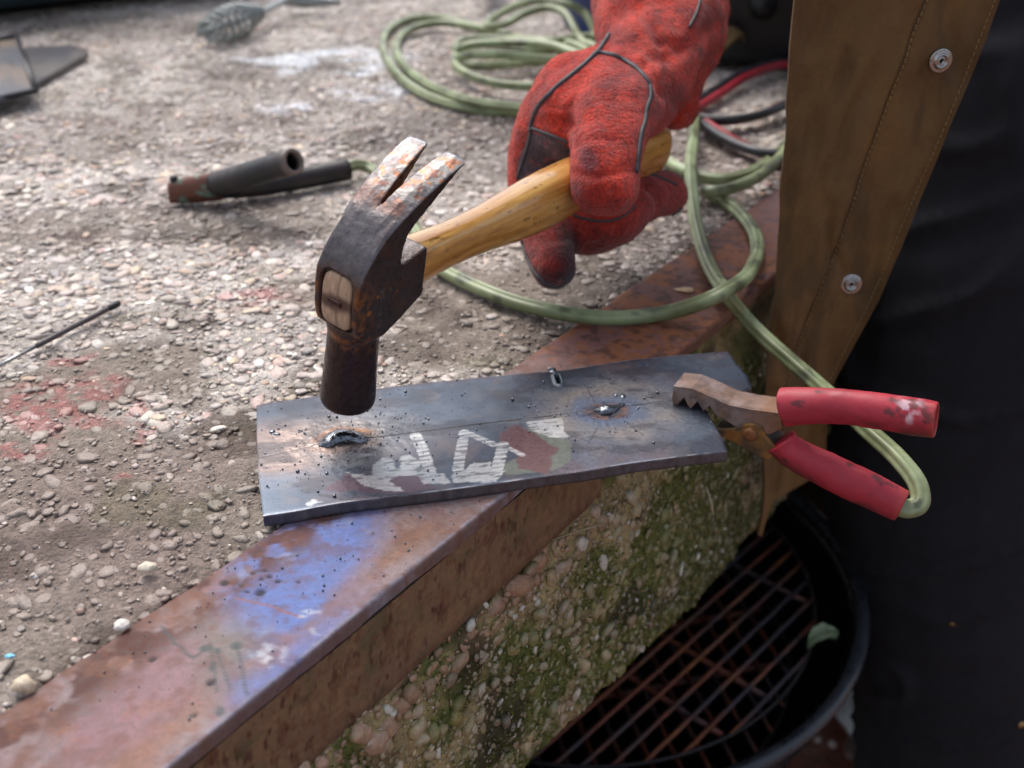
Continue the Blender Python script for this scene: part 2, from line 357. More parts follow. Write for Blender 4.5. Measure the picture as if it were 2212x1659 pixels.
mi, mj = len(ss), len(hh); I, J = np.meshgrid(np.arange(mi-1), np.arange(mj-1), indexing='ij'); a = (I*mj+J).ravel()
mb.add(np.c_[P3, z2], np.stack([a, a+1, a+mj+1, a+mj], 1), cs)
# underside and the narrow strip under the iron
V = np.array([[*sxy(-.4, -.02), -.22], [*sxy(1.3, -.02), -.235], [*sxy(1.3, -1.9), -.22], [*sxy(-.4, -1.9), -.22], [*sxy(-.45, D_IN), -.006], [*sxy(2.4, D_IN), -.006], [*sxy(2.4, 0), -.0065], [*sxy(-.45, 0), -.0065]])
mb.add(V, np.array([[0, 1, 2, 3], [4, 7, 6, 5]]), L(70, 62, 50))
me = mb.mesh('concrete_slab'); old = slab.data; slab.data = me; me.materials.append(M_CONC); bpy.data.meshes.remove(old)

# pebbles
bm = bmesh.new(); bmesh.ops.create_icosphere(bm, subdivisions=2, radius=1); IC2 = (np.array([v.co[:] for v in bm.verts]), np.array([[v.index for v in f.verts] for f in bm.faces])); bm.free()
bm = bmesh.new(); bmesh.ops.create_icosphere(bm, subdivisions=1, radius=1); IC1 = (np.array([v.co[:] for v in bm.verts]), np.array([[v.index for v in f.verts] for f in bm.faces])); bm.free()
PCOL = np.array([L(*c) for c in [(226, 216, 200), (205, 192, 176), (196, 184, 178), (182, 160, 148), (172, 142, 116), (150, 132, 122), (140, 134, 134), (214, 190, 156), (190, 150, 140), (112, 104, 102), (166, 118, 84), (236, 230, 222), (204, 186, 180), (120, 84, 70)]])
PW = np.array([8, 13, 14, 12, 7, 9, 9, 6, 5, 5, 2.5, 4, 12, 2]); PW = PW/PW.sum()
def rot_batch(yaw, tx, ty):
    cy, sy, ca, sa, cb, sb = np.cos(yaw), np.sin(yaw), np.cos(tx), np.sin(tx), np.cos(ty), np.sin(ty)
    O = np.zeros_like(yaw); I_ = O+1
    Rz = np.stack([cy, -sy, O, sy, cy, O, O, O, I_], 1).reshape(-1, 3, 3); Rx = np.stack([I_, O, O, O, ca, -sa, O, sa, ca], 1).reshape(-1, 3, 3); Ry = np.stack([cb, O, sb, O, I_, O, -sb, O, cb], 1).reshape(-1, 3, 3)
    return Rz@Rx@Ry
def blobs(base, pos, axes, R, cols, lump=.22, seed=0, base_col=None, bm_=.9):
    V0, F0 = base; n = len(pos); k = len(V0); rg = np.random.RandomState(seed)
    A = V0[None]*(1 + lump*(rg.rand(n, k, 1)-.5)); A = np.sign(A)*np.abs(A)**(.78+.3*rg.rand(n, 1, 1))
    q_ = rg.randn(n, 3); A = A*(1+.20*np.sin(2.0*np.einsum('kj,nj->nk', V0, q_)+q_[:, :1]*3))[:, :, None]
    low = sst(.40, -.05, A[:, :, 2]); A[:, :, 2] = np.minimum(A[:, :, 2], .62+.38*rg.rand(n, 1))
    A = A*axes[:, None, :]; A = np.einsum('nij,nkj->nki', R, A) + pos[:, None, :]
    F = F0[None] + (np.arange(n)*k)[:, None, None]
    C = np.repeat(cols[:, None, :], k, 1)*(1+.12*(rg.rand(n, k, 1)-.5))
    if base_col is not None: w_ = (low*bm_)[:, :, None]; C = C*(1-w_)+base_col[:, None, :]*w_      # dirt and cement cling round the foot of each stone
    return A.reshape(-1, 3), F.reshape(-1, 3), C.reshape(-1, 3)
def in_view(P, margin=120):
    q = P-CAM; d = q@Fv; x = 1106+F_PX*q[:, 0]/d; y = 829.5-F_PX*(q@Uv)/d
    return (x > -margin) & (x < 2212+margin) & (y > -margin) & (y < 1659+margin) & (d > .05), d
def scatter_top(cell, s0, s1, t0, t1, jit=.9):
    s = np.arange(s0, s1, cell); t = np.arange(t0, t1, cell); s, t = np.meshgrid(s, t); s = s.ravel(); t = t.ravel()
    s = s+(RNG.rand(len(s))-.5)*cell*jit; t = t+(RNG.rand(len(t))-.5)*cell*jit
    return sxy(s, D_IN-t)
def pebble_set(P, amin, amax, density, seed):
    rg = np.random.RandomState(seed); P3_ = np.c_[P, np.zeros(len(P))]; v, d = in_view(P3_)
    keep = v & (rg.rand(len(P)) < density*(1-.42*slab_state(P)[1])); P = P[keep]; d = d[keep]; n = len(P)
    c0, fl = slab_state(P); a = amin + (amax-amin)*rg.rand(n)**2.6
    ax = np.stack([a, a*(.50+.42*rg.rand(n)), a*(.26+.20*rg.rand(n))], 1)
    R = rot_batch(rg.rand(n)*6.28, (rg.rand(n)-.5)*.4, (rg.rand(n)-.5)*.4)
    col = (PCOL*.8+L(190, 178, 166)*.2)[rg.choice(len(PCOL), n, p=PW)]*(.90+.55*rg.rand(n)**1.5)[:, None]
    col = mix(col, c0*1.05, np.clip(fl*.88*(rg.rand(n) > .06)+.14, 0, 1)); col = slab_marks(P, col, .8); bc = slab_marks(P, c0, 1)*.92
    z = -.0016 + .0042*(fbm(P, .12, 3, 101)-.5) + ax[:, 2]*(-.50 + .62*rg.rand(n)**1.4 - .42*fl) + .0006
    return np.c_[P, z], ax, R, col, d, bc
big = pebble_set(scatter_top(.0064, -.42, 2.2, .004, 1.70), .0019, .0062, .92, 1)
near = big[4] < .90
# every pebble that shows largest becomes an object of its own; the rest is one mass
app = big[1][:, 0]*np.sqrt(big[1][:, 1]/big[1][:, 0])/big[4]; vis, _ = in_view(big[0], 0); app = np.where(vis, app, 0)
order = np.argsort(-(app*(big[0][:, 2] > -.0022)))[:200]; single = np.zeros(len(app), bool); single[order] = True
def sel(s, m): return s[0][m], s[1][m], s[2][m], s[3][m]
def selb(s, m): return s[5][m]
small = pebble_set(scatter_top(.0040, -.42, .75, .002, .62), .0009, .0024, .85, 2)
mb = MB()
for base, m, sd_ in ((IC2, near & ~single, 5), (IC1, ~near, 6)):
    V, F, C = blobs(base, *sel(big, m), seed=sd_, base_col=selb(big, m)); mb.add(V, F, C)
V, F, C = blobs(IC1, *sel(small, small[4] < .80), seed=7, base_col=selb(small, small[4] < .80)); mb.add(V, F, C)
obj('small_pebbles', mb.mesh('small_pebbles'), M_PEB, slab, 'stuff')
PEBM = []
def single_pebble(pos, ax, R, col, seed, bc):
    V, F, C = blobs(IC2, np.zeros((1, 3)), ax[None], R[None], col[None], seed=seed, base_col=bc[None])
    C = C*(.85+.3*fbm(V+seed, .004, 3, seed)[:, None])
    o = obj('pebble', mesh_np('pebble', V, F, C), M_PEB, slab); o.location = pos
for k, i in enumerate(order): single_pebble(big[0][i], big[1][i], big[2][i], big[3][i], 1000+k, big[5][i])
# pebbles of the side face
rg = np.random.RandomState(33)
def side_set(cell, amin, amax, dens, seed, s0=-.38, s1=.5):
    rg = np.random.RandomState(seed); s, z = np.meshgrid(np.arange(s0, s1, cell), np.arange(-.245, -.048, cell)); s = s.ravel()+(rg.rand(s.size)-.5)*cell; z = z.ravel()+(rg.rand(z.size)-.5)*cell
    k = (rg.rand(len(s)) < dens*(.45+.9*fbm(np.c_[s, z], .03, 3, seed))) & (z > side_bottom(s)+.002); s, z = s[k], z[k]
    a = amin+(amax-amin)*rg.rand(len(s))**2.4; top = np.exp(-((z+.060)/.014)**2)*sst(.10, .0, s); a = a*(1+.8*top*rg.rand(len(s))**1.5)
    c, mo = side_col(s, z); col = PCOL[rg.choice(len(PCOL), len(s), p=PW)]*(.8+.35*rg.rand(len(s)))[:, None]
    col = mix(col, L(158, 116, 94)*(.8+.5*rg.rand(len(s)))[:, None], top*.9); col = mix(col, L(150, 136, 92), (.40+.35*rg.rand(len(s)))*(1-.7*top))
    col = mix(col, c, np.clip((mo*.55*rg.rand(len(s))+.25)*(1-.9*top)+.35*sst(.06, .20, s), 0, .9)); wh = rg.rand(len(s)) < .06; col[wh] = L(200, 194, 180)
    ax = np.stack([a, a*(.6+.3*rg.rand(len(s))), a*(.45+.25*rg.rand(len(s)))], 1)
    # local z of the pebble looks outwards
    B = np.stack([np.r_[E, 0], np.array([0, 0, 1.]), np.r_[N, 0]], 1); R = B[None]@rot_batch(rg.rand(len(s))*6.28, (rg.rand(len(s))-.5)*.7, (rg.rand(len(s))-.5)*.7)
    p = sxy(s, side_off(s, z)+ax[:, 2]*(-.20+.50*rg.rand(len(s))+.10*top)); P = np.c_[p, z]; v, d = in_view(P)
    return P[v], ax[v], R[v], col[v], d[v], c[v]*.9
sb = side_set(.0068, .0018, .0052, .9, 44); ss_ = side_set(.0042, .0010, .0024, .9, 45, -.38, .3)
app = np.where(in_view(sb[0], 0)[0], sb[1][:, 0]/sb[4], 0); order = np.argsort(-app)[:98]; single = np.zeros(len(app), bool); single[order] = True
mb = MB(); V, F, C = blobs(IC2, *sel(sb, ~single), seed=8, base_col=selb(sb, ~single)); mb.add(V, F, C); V, F, C = blobs(IC1, *sel(ss_, ss_[4] > 0), seed=9, base_col=ss_[5]); mb.add(V, F, C)
obj('side_pebbles', mb.mesh('side_pebbles'), M_PEB, slab, 'stuff')
for k, i in enumerate(order): single_pebble(sb[0][i], sb[1][i]*np.array([1.1, 1.1, 1.2]), sb[2][i], sb[3][i], 3000+k, sb[5][i])
# moss tufts on the side face
n = 34000; s = rg.rand(n)*.75-.30; z = -.05-rg.rand(n)*.19; P = np.c_[s, z]
_, mo = side_col(s, z); k = (rg.rand(n) < mo*.95) & (z > side_bottom(s)); s, z = s[k], z[k]; n = len(s)
o_ = side_off(s, z)+.0004; c = np.c_[sxy(s, o_), z]; d = np.c_[sxy(s, o_+.0008+.0012*rg.rand(n)), z+.0005+.001*rg.rand(n)]+(rg.rand(n, 3)-.5)*.0016
wv = np.c_[np.outer((rg.rand(n)-.5)*.0016, E), (rg.rand(n)-.5)*.0012]
V = np.stack([c-wv, c+wv, d], 1).reshape(-1, 3); C = np.repeat(mix(np.tile(L(128, 132, 66), (n, 1)), L(84, 88, 40), rg.rand(n)), 3, 0)
obj('moss', mesh_np('moss', V, np.arange(3*n).reshape(-1, 3), C, False), M_MOSS, slab, 'stuff')
# block piers that carry the slab, coloured dark for the shade below it, and the ground
mb = MB(); 
for s_, t_, a_, lab in ((.92, -.26, .62, 'concrete pier under the slab beyond the barbecue, coloured dark for the shade there'), (-.25, -1.2, .3, 'concrete pier under the far left corner of the slab')):
    me = mesh_np('slab_pier', *box((*sxy(s_, t_), -.52), (a_, .46, .56), np.array([[E[0], N[0], 0], [E[1], N[1], 0], [0, 0, 1]])), L(58, 50, 38), False); tag(obj('slab_pier', me, M_CONC), lab, 'pier')
gx = np.linspace(-1, 1, 161); gx = np.sign(gx)*(np.abs(gx)**2.6)*60; X_, Y_ = np.meshgrid(gx, gx, indexing='ij'); X_ = X_.ravel()+.5; Y_ = Y_.ravel()+1.1
Z_ = -.80+.02*(fbm(np.c_[X_, Y_], .12, 3, 5)-.5); I, J = np.meshgrid(np.arange(160), np.arange(160), indexing='ij'); a = (I*161+J).ravel()
obj('ground', mesh_np('ground', np.c_[X_, Y_, Z_], np.stack([a, a+161, a+162, a+1], 1)), M_SOIL, kind='structure')

# ------------------------------------------------------------------ angle iron along the slab edge
iron = thing('angle_iron', 'rusty angle iron edging the slab, with a worn patch of blue paint', 'angle iron', (*PO, 0))
ZI = .0012
s_ = np.arange(-.42, 1.25, .0010)
prof = [(D_IN+.0006, -.006), (D_IN, -.003), (D_IN+.0002, ZI-.0008), (D_IN+.001, ZI)] + [(t, ZI) for t in np.arange(D_IN+.002, -.0030, .0010)] + [(-.0022, ZI), (-.0014, ZI-.0001), (-.0008, ZI-.0004), (-.0003, ZI-.0010), (0, ZI-.0020), (0, ZI-.0038), (0, -.006)]
prof = np.array(prof); k = len(prof); m = len(s_)
S_, Kk = np.meshgrid(np.arange(m), np.arange(k), indexing='ij'); sN = s_[S_.ravel()]; tN = prof[Kk.ravel(), 0]; zN = prof[Kk.ravel(), 1].copy()
edge_w = .0022*(fbm(np.c_[sN, sN*0], .02, 4, 3)-.5)
tN = tN + edge_w*(tN > -.004); innerw = .0030*(fbm(np.c_[sN, sN*0], .03, 3, 6)-.5); tN = tN + innerw*(tN < D_IN+.002)
P2 = sxy(sN, tN); zN += .0005*(fbm(P2, .03, 3, 12)-.5)
def wpoly(pts): return np.array([on(x, y, ZI)[:2] for x, y in pts])
c = np.tile(L(128, 106, 106), (len(P2), 1))
c = mix(c, L(146, 134, 136), fbm(P2, .05, 4, 201)*.9)
c = mix(c, L(136, 114, 106), sst(.44, .66, fbm(P2, .03, 6, 211))*.8)
c = mix(c, L(126, 80, 62), sst(.55, .68, fbm(P2, .0045, 5, 212))*.5)
mauve = -poly_sd(P2, wpoly([(330, 1400), (450, 1360), (500, 1420), (470, 1520), (300, 1659), (100, 1659), (150, 1560)]))+.012*(fbm(P2, .02, 3, 5)-.5)
c = mix(c, L(136, 100, 104), sst(-.004, .008, mauve)*.7)
bare = -poly_sd(P2, wpoly([(395, 1320), (560, 1340), (620, 1430), (560, 1500), (440, 1530), (400, 1420)]))+.016*(fbm(P2, .02, 4, 15)-.5)
c = mix(c, L(120, 112, 106), sst(-.008, .010, bare)*.8)
blue = -poly_sd(P2, wpoly([(575, 1170), (640, 1135), (740, 1105), (800, 1110), (800, 1160), (760, 1230), (750, 1280), (700, 1350), (650, 1420), (565, 1500), (520, 1500), (590, 1420), (610, 1370), (560, 1330), (500, 1275), (530, 1215)]))
bl2 = blue+.012*(fbm(P2, .018, 5, 221)-.5)+.003
c = mix(c, L(92, 112, 166)*(1+.0), sst(-.013, .009, bl2)*(.85+.15*fbm(P2, .02, 3, 7)))
c = mix(c, L(150, 154, 178), sst(.58, .74, fbm(P2, .012, 5, 231))*sst(-.02, .004, blue)*.5)
c = mix(c, L(146, 98, 70), sst(.56, .74, fbm(P2, .012, 6, 241))*sst(.01, -.01, bl2)*.4)
inedge = np.exp(-np.maximum(0, tN-D_IN)/.010); c = mix(c, L(104, 68, 56), inedge*.7*sst(.35, .6, fbm(P2, .01, 4, 251))+.25*inedge)
rb = np.exp(-((tN-(D_IN+.012))/.010)**2)*sst(.02, -.12, sN); rb = np.maximum(rb, np.exp(-((tN-(D_IN+.006))/.008)**2)*sst(.0, -.10, sN)); c = mix(c, L(76, 42, 34), rb*sst(.42, .56, fbm(P2, .009, 5, 261))*.95); c = mix(c, L(110, 74, 56), rb*sst(.52, .64, fbm(P2, .006, 4, 262))*.7); c = mix(c, L(100, 64, 54), sst(.56, .66, fbm(P2, .009, 6, 263))*.4)
ro = np.exp(-((tN+.012)/.007)**2)*sst(.0, -.06, sN); c = mix(c, L(136, 98, 74), ro*.6*sst(.3, .6, fbm(P2, .02, 4, 281)))
ro2 = np.exp(-((tN+.013)/.009)**2)*sst(-.10, -.04, sN)*sst(.05, -.01, sN); c = mix(c, L(142, 100, 88), ro2*.7*sst(.35, .6, fbm(P2, .012, 4, 283)))
farr = sst(.05, .11, sN); rr_ = mix(np.tile(L(112, 76, 70), (len(P2), 1)), L(128, 78, 50), sst(.4, .6, fbm(P2, .01, 5, 291))); rr_ = mix(rr_, L(66, 40, 34), sst(.5, .66, fbm(P2, .006, 4, 292))*.7); c = c*(1-farr[:, None])+rr_*farr[:, None]
c = mix(c, L(110, 84, 88), sst(.25, .4, sN)*.6)
lip = sst(-.0022, -.0010, tN+.0016*(fbm(P2, .005, 3, 302)-.5))*sst(.06, -.02, sN); c = mix(c, L(150, 146, 158), lip*.75*sst(.25, .5, fbm(P2, .006, 3, 301)))  # pale highlight along the front lip, painted into the colour
c = mix(c, L(104, 74, 60), sst(-.0008, -.0001, tN)*.8)
for (x, y, r) in [(563, 1279, .0017), (485, 1259, .0013), (583, 1245, .0009), (602, 1255, .0009), (565, 1250, .0008), (645, 1256, .0006), (547, 1238, .0008), (420, 1545, .0008), (330, 1424, .0010), (455, 1474, .0013), (535, 1278, .0007), (574, 1232, .0006), (522, 1265, .0007)]:
    q = on(x, y, ZI)[:2]; dd = np.hypot(*(P2-q).T); h = sst(r*1.7, r*.7, dd); c = mix(c, L(40, 38, 44), h*.92); zN -= h*.0008
for pts, wd in [([(350, 1352), (378, 1390), (405, 1412), (418, 1420), (430, 1415), (441, 1400)], .0004), ([(454, 1390), (462, 1440), (469, 1495)], .0003), ([(468, 1405), (488, 1460), (498, 1492)], .0003), ([(513, 1395), (522, 1440), (532, 1500)], .00035)]:
    c = mix(c, L(78, 80, 82), sst(wd*2.0, wd*.8, seg_d(P2, wpoly(pts)))*.9)
for (x, y, a_, b_) in [(446, 1400, .0028, .0020), (459, 1440, .0016, .0026), (469, 1405, .0013, .0014), (510, 1395, .0025, .0024), (474, 1537, .0016, .0026), (412, 1549, .001, .001)]:
    q = (P2-on(x, y, ZI)[:2])/np.array([a_, b_]); c = mix(c, L(78, 82, 82), sst(1.15, .8, np.hypot(*q.T))*.85)
c = mix(c, L(136, 92, 90), sst(.0009, .0003, seg_d(P2, wpoly([(510, 1292), (545, 1300), (590, 1310), (625, 1325), (655, 1334)]))+.0006*(fbm(P2, .003, 3, 4)-.5))*.85)
wp = spots(P2, [(690, 1362, .005, .004), (600, 1430, .006, .006), (580, 1415, .004, .004), (662, 1335, .004, .003)], .004, 4); c = mix(c, L(214, 220, 226), wp*.4*sst(.42, .62, fbm(P2, .004, 3, 9)))
tr = on(1480, 622, ZI)[:2]
V = np.c_[P2, zN]; I, J = np.meshgrid(np.arange(m-1), np.arange(k-1), indexing='ij'); a = (I*k+J).ravel()
V = V-np.r_[PO, 0]
fl = obj('top_flange', mesh_np('top_flange', V, np.stack([a, a+k, a+k+1, a+1], 1), c), M_IRON, iron)
# side leg (ends near the plate)
s_ = np.arange(-.42, .053, .0009); hz = np.linspace(0, 1, 56); S_, Hh = np.meshgrid(s_, hz, indexing='ij'); sN = S_.ravel(); hN = Hh.ravel()
zN = -.0062-.0455*hN + .0015*(fbm(np.c_[sN, sN*0], .03, 3, 66)-.5)*hN; tN = .0002+.0006*(fbm(np.c_[sN, zN], .012, 4, 67)-.5)+ .0012*(fbm(np.c_[sN, zN], .08, 2, 68)-.5)
P = np.c_[sN, zN]; c = mix(np.tile(L(132, 102, 74), (len(P), 1)), L(112, 88, 68), fbm(P, .02, 4, 311))
c = mix(c, L(98, 60, 42), sst(.54, .68, fbm(np.c_[sN*1.0, zN*.6], .0050, 4, 321))*.7); c = mix(c, L(74, 38, 30), sst(.62, .72, fbm(np.c_[sN*1.4, zN*.6], .0036, 3, 331))*.8)
c = mix(c, L(84, 82, 56), sst(.56, .72, fbm(P, .008, 4, 341))*.55); c = mix(c, L(134, 104, 76), sst(.5, .7, fbm(P, .04, 3, 351))*.5)
c = mix(c, L(84, 56, 40), sst(.85, 1, hN)*.6)
m, k = len(s_), len(hz); I, J = np.meshgrid(np.arange(m-1), np.arange(k-1), indexing='ij'); a = (I*k+J).ravel()
V = np.c_[sxy(sN, tN)-PO, zN]; mb = MB(); mb.add(V, np.stack([a, a+k, a+k+1, a+1], 1)[:, ::-1], c)
e0 = sxy(.0528, 0)-PO; e1 = sxy(.0528, -.005)-PO; mb.add(np.array([[*e0, -.006], [*e1, -.006], [*e1, -.052], [*e0, -.052]]), np.array([[0, 3, 2, 1]]), L(80, 50, 36))
obj('side_leg', mb.mesh('side_leg'), M_IRON, iron)

# ------------------------------------------------------------------ the two tack-welded flat bars
ZP = .0078; TH = .0062
plates = thing('welded_steel_plates', 'two heat-tinted flat steel bars tack-welded edge to edge, lying across the angle iron', 'steel plate', (*on(1050, 960, ZP)[:2], .002))
def q2(pts, z=ZP): return np.array([on(x, y, z)[:2] for x, y in pts])
def smooth_c(C, k=9):
    D = C.copy()
    for _ in range(k): D[1:-1] = .25*D[:-2]+.5*D[1:-1]+.25*D[2:]
    return D
bot = smooth_c(catmull(q2([(568, 1114), (641, 1102), (721, 1082), (806, 1073), (900, 1063), (991, 1054), (1070, 1043), (1152, 1031), (1210, 1023), (1270, 1015.5), (1345, 998), (1400, 992), (1469, 983), (1572, 974.6)]), 8), 14); _t = np.linspace(0, 1, len(bot))[:, None]; bot = .5*bot+.5*(bot[0]*(1-_t)+bot[-1]*_t)
seam = q2([(557, 990), (692, 958), (792, 946), (892, 934), (1006, 920), (1148, 903), (1221, 894), (1370, 875), (1452, 865.5), (1514, 857)])
top = q2([(554, 874.6), (692, 853), (806, 840), (920, 826), (1097, 808.5), (1221, 798), (1345, 778.7), (1469, 765.5), (1573, 757.6)])
r_lo = q2([(1572, 974.6), (1563, 949), (1548, 924), (1531, 896.5), (1514, 857)]); r_up = q2([(1604, 845), (1624, 837), (1615, 812), (1593, 787), (1573, 757.6)])
l_lo = q2([(568, 1114), (562, 1060), (558, 1026), (557, 990)]); l_up = q2([(557, 989.5), (554.5, 940), (554, 874.6)])
seam_u = np.vstack([seam, q2([(1604, 845)])])
def resample(C, n):
    C = np.asarray(C, float); d = np.r_[0, np.cumsum(np.hypot(*np.diff(C, axis=0).T))]; t = np.linspace(0, d[-1], n)
    return np.stack([np.interp(t, d, C[:, 0]), np.interp(t, d, C[:, 1])], 1)
def coons(b, t, l, r, nu, nv):
    b, t, l, r = resample(b, nu), resample(t, nu), resample(l, nv), resample(r, nv)
    u = np.linspace(0, 1, nu)[:, None, None]; v = np.linspace(0, 1, nv)[None, :, None]
    return (1-v)*b[:, None]+v*t[:, None]+(1-u)*l[None]+u*r[None]-((1-u)*(1-v)*b[0]+u*(1-v)*b[-1]+(1-u)*v*t[0]+u*v*t[-1])
W1 = on(738, 950, ZP)[:2]; W2 = on(1312, 888, ZP)[:2]
def plate_col(P):
    n = fbm(P, .02, 4, 401); c = mix(np.tile(L(38, 46, 60), (len(P), 1)), L(54, 65, 82), n); c = mix(c, L(46, 48, 60), sst(.5, .66, fbm(np.c_[P@np.array([.976, .218])*.3, P@np.array([-.218, .976]), P[:, 0]*0], .008, 4, 400))*.6)
    c = mix(c, L(92, 78, 84), sst(.5, .68, fbm(P, .03, 4, 402))*.7)
    eu = np.array([.976, .218]); ev = np.array([-.218, .976]); q = P-W1; u1, v1 = q@eu, q@ev; ang = np.arctan2(v1, u1)
    wob = 1+.25*(fbm(P, .012, 4, 403)-.5)*2
    r1 = np.hypot(u1/1.55, v1)*wob; r2 = np.hypot((P-W2)@eu/1.35, (P-W2)@ev)*wob
    # heat tint rings; the left tack has heated its whole end of the bar to a pink-tan scale
    c = mix(c, L(76, 90, 106), np.exp(-(r1/.034)**2)*.95); c = mix(c, L(156, 142, 130), np.exp(-((r1-.014)/.010)**2)*.42)
    tan = sst(.012, -.030, u1+.010*(fbm(P, .02, 4, 404)-.5)*3)*sst(-.040, -.022, v1)*sst(.034, .012, v1)
    c = mix(c, L(144, 120, 108), tan*.85*(.45+.6*fbm(P, .02, 4, 405)))
    c = mix(c, L(88, 100, 116), sst(-.018, -.03, v1)*sst(.0, -.04, u1)*.8)
    c = mix(c, L(166, 114, 70), np.exp(-((r1-.0085)/.0022)**2)*.9*sst(-.2, .5, np.sin(ang))); c = mix(c, L(34, 28, 27), sst(.0095, .0055, r1)*.92)
    c = mix(c, L(160, 132, 116), np.exp(-((r1-.0095)/.003)**2)*.6*sst(.2, -.5, np.sin(ang)))
    a2 = np.arctan2((P-W2)@ev, (P-W2)@eu); ray_ = .75+.5*vnoise(np.c_[a2*5, r2*60, r2*0], 9)
    c = mix(c, L(104, 110, 120), np.exp(-((r2-.018)/.018)**2)*.85*ray_); c = mix(c, L(140, 128, 116), np.exp(-((r2-.020)/.007)**2)*.55*ray_)
    c = mix(c, L(88, 106, 138), np.exp(-((r2-.010)/.005)**2)*.5); c = mix(c, L(34, 30, 32), sst(.0105, .003, r2)*.95)
    c = mix(c, L(146, 92, 62), np.exp(-((r2-.0062)/.0015)**2)*.5*(vnoise(np.c_[a2*2, a2*0, a2*0], 4) > .45))
    c = mix(c, L(60, 48, 62), sst(.0055, .0005, seg_d(P, top))*.7); c = mix(c, L(82, 94, 110), sst(.5, .7, fbm(P, .018, 4, 409))*.4); c = mix(c, L(112, 98, 90), sst(.56, .72, fbm(P, .010, 5, 410))*.22); c = mix(c, L(40, 42, 52), sst(.52, .68, fbm(P*np.array([1, 2.2]), .022, 4, 411))*.55)
    c = mix(c, L(62, 58, 66), spots(P, [(1415, 812, .004, .008), (1370, 800, .012, .006), (1500, 790, .02, .006), (1180, 990, .02, .004)], .005, 5)*.5)
    # ground-off bright strokes and the paint that shows round them
    S = lambda x, y: on(521+.2852*x, 740.5+.2852*y, ZP)[:2]
    stri = .00025*(fbm(np.c_[P@eu*.25, P@ev*3, P[:, 0]*0], .003, 3, 6)-.5)*4
    def stroke(pts, wd): return sst(wd+.0003, wd-.0003, seg_d(P, [S(*p) for p in pts])+stri)
    S6 = lambda x, y: on(1097+.248*x, 713+.248*y, ZP)[:2]
    olive = -poly_sd(P, np.array([S(1990, 920), S(2100, 870), S6(180, 850), S6(440, 920), S6(560, 980), S6(540, 1150), S6(400, 1215), S6(60, 1260), S(2000, 990)]))+.002*(fbm(P, .006, 3, 7)-.5)
    c = mix(c, L(92, 98, 88), sst(-.0006, .0006, olive)*.8)
    mar = -poly_sd(P, np.array([S(1930, 730), S(2060, 640), S6(100, 830), S6(260, 920), S6(420, 1040), S6(380, 1130), S6(350, 1260), S6(250, 1240), S6(100, 1210), S(2080, 840)]))+.006*(fbm(P, .007, 4, 8)-.5)
    c = mix(c, L(86, 52, 56), sst(-.0012, .0012, mar)*.88)
    mar2 = -poly_sd(P, np.array([S(800, 1000), S(1130, 1010), S(1350, 1000), S(1500, 1100), S(1330, 1120), S(1150, 1140), S(640, 1110)]))+.005*(fbm(P, .007, 4, 18)-.5)
    c = mix(c, L(84, 62, 74), sst(-.0012, .0012, mar2)*.75)
    g = np.zeros(len(P))
    for pts, wd in [([(1320, 700), (1370, 800), (1420, 950)], .0028), ([(1690, 680), (1640, 960)], .0026), ([(1730, 690), (1910, 770)], .0020), ([(1990, 780), (2130, 850)], .0014), ([(1985, 770), (1930, 1000)], .0028)]: g = np.maximum(g, stroke(pts, wd)*(.72+.5*np.clip(np.sin((P@ev)*1900+2*fbm(P, .004, 2, 3)), -.3, .6)))
    for poly in [[(1015, 900), (1070, 875), (1140, 885), (1160, 960), (1210, 950), (1215, 870), (1270, 855), (1330, 870), (1360, 940), (1430, 870), (1490, 990), (1540, 985), (1590, 1060), (1380, 1070), (1330, 1010), (1200, 1005), (1120, 1050), (1220, 1120), (1100, 1125), (960, 1090), (800, 985), (990, 1010)], [(1590, 990), (1700, 960), (1770, 910), (1880, 905), (1900, 960), (2010, 960), (1930, 1050), (1600, 1060)], [(480, 1215), (540, 1190), (640, 1200), (560, 1215), (500, 1230)]]:
        g = np.maximum(g, .85*sst(.0006, -.0004, poly_sd(P, np.array([S(*p) for p in poly]))+stri*2.2+.0022*(fbm(P, .003, 4, 14)-.5))*.95)
    g = np.maximum(g, sst(.0006, -.0004, poly_sd(P, np.array([S6(*p) for p in [(160, 800), (460, 765), (490, 800), (480, 880), (540, 930), (470, 945), (360, 930), (200, 870)]]))+stri*1.5)*.9)
    g = g*(.62+.5*fbm(np.c_[P@eu*.4, P@ev*4, P[:, 0]*0], .002, 3, 16))*(1-.75*sst(.54, .70, fbm(np.c_[P@eu*.6, P@ev*2.5, P[:, 0]*0], .0035, 4, 26)))
    c = mix(c, L(206, 207, 206), np.clip(g, 0, 1)*.68)
    # the lower edge strip: bluish mauve mill scale, fine dark pits near the left tack, soot streaks
    c = mix(c, L(56, 58, 66), stroke([(600, 1150), (840, 1200)], .0010)*.8)
    for x0, y0, x1, y1 in [(1290, 925, 1270, 960), (1460, 950, 1425, 978), (1350, 910, 1390, 940), (1268, 835, 1285, 870), (900, 900, 880, 925)]:
        c = mix(c, L(60, 54, 60), sst(.0006, .0001, seg_d(P, q2([(x0, y0), (x1, y1)])))*.6)
    c = mix(c, L(24, 24, 28), sst(.0009, .0003, seg_d(P, seam_u[1:]))*.92)
    pit = vnoise(np.c_[P/.0011, P[:, 0]*0], 31)*np.exp(-(r1/.035)**2); c = mix(c, L(58, 52, 54), sst(.70, .80, pit)*.8)
    return np.clip(c, 0, 1), r1, r2
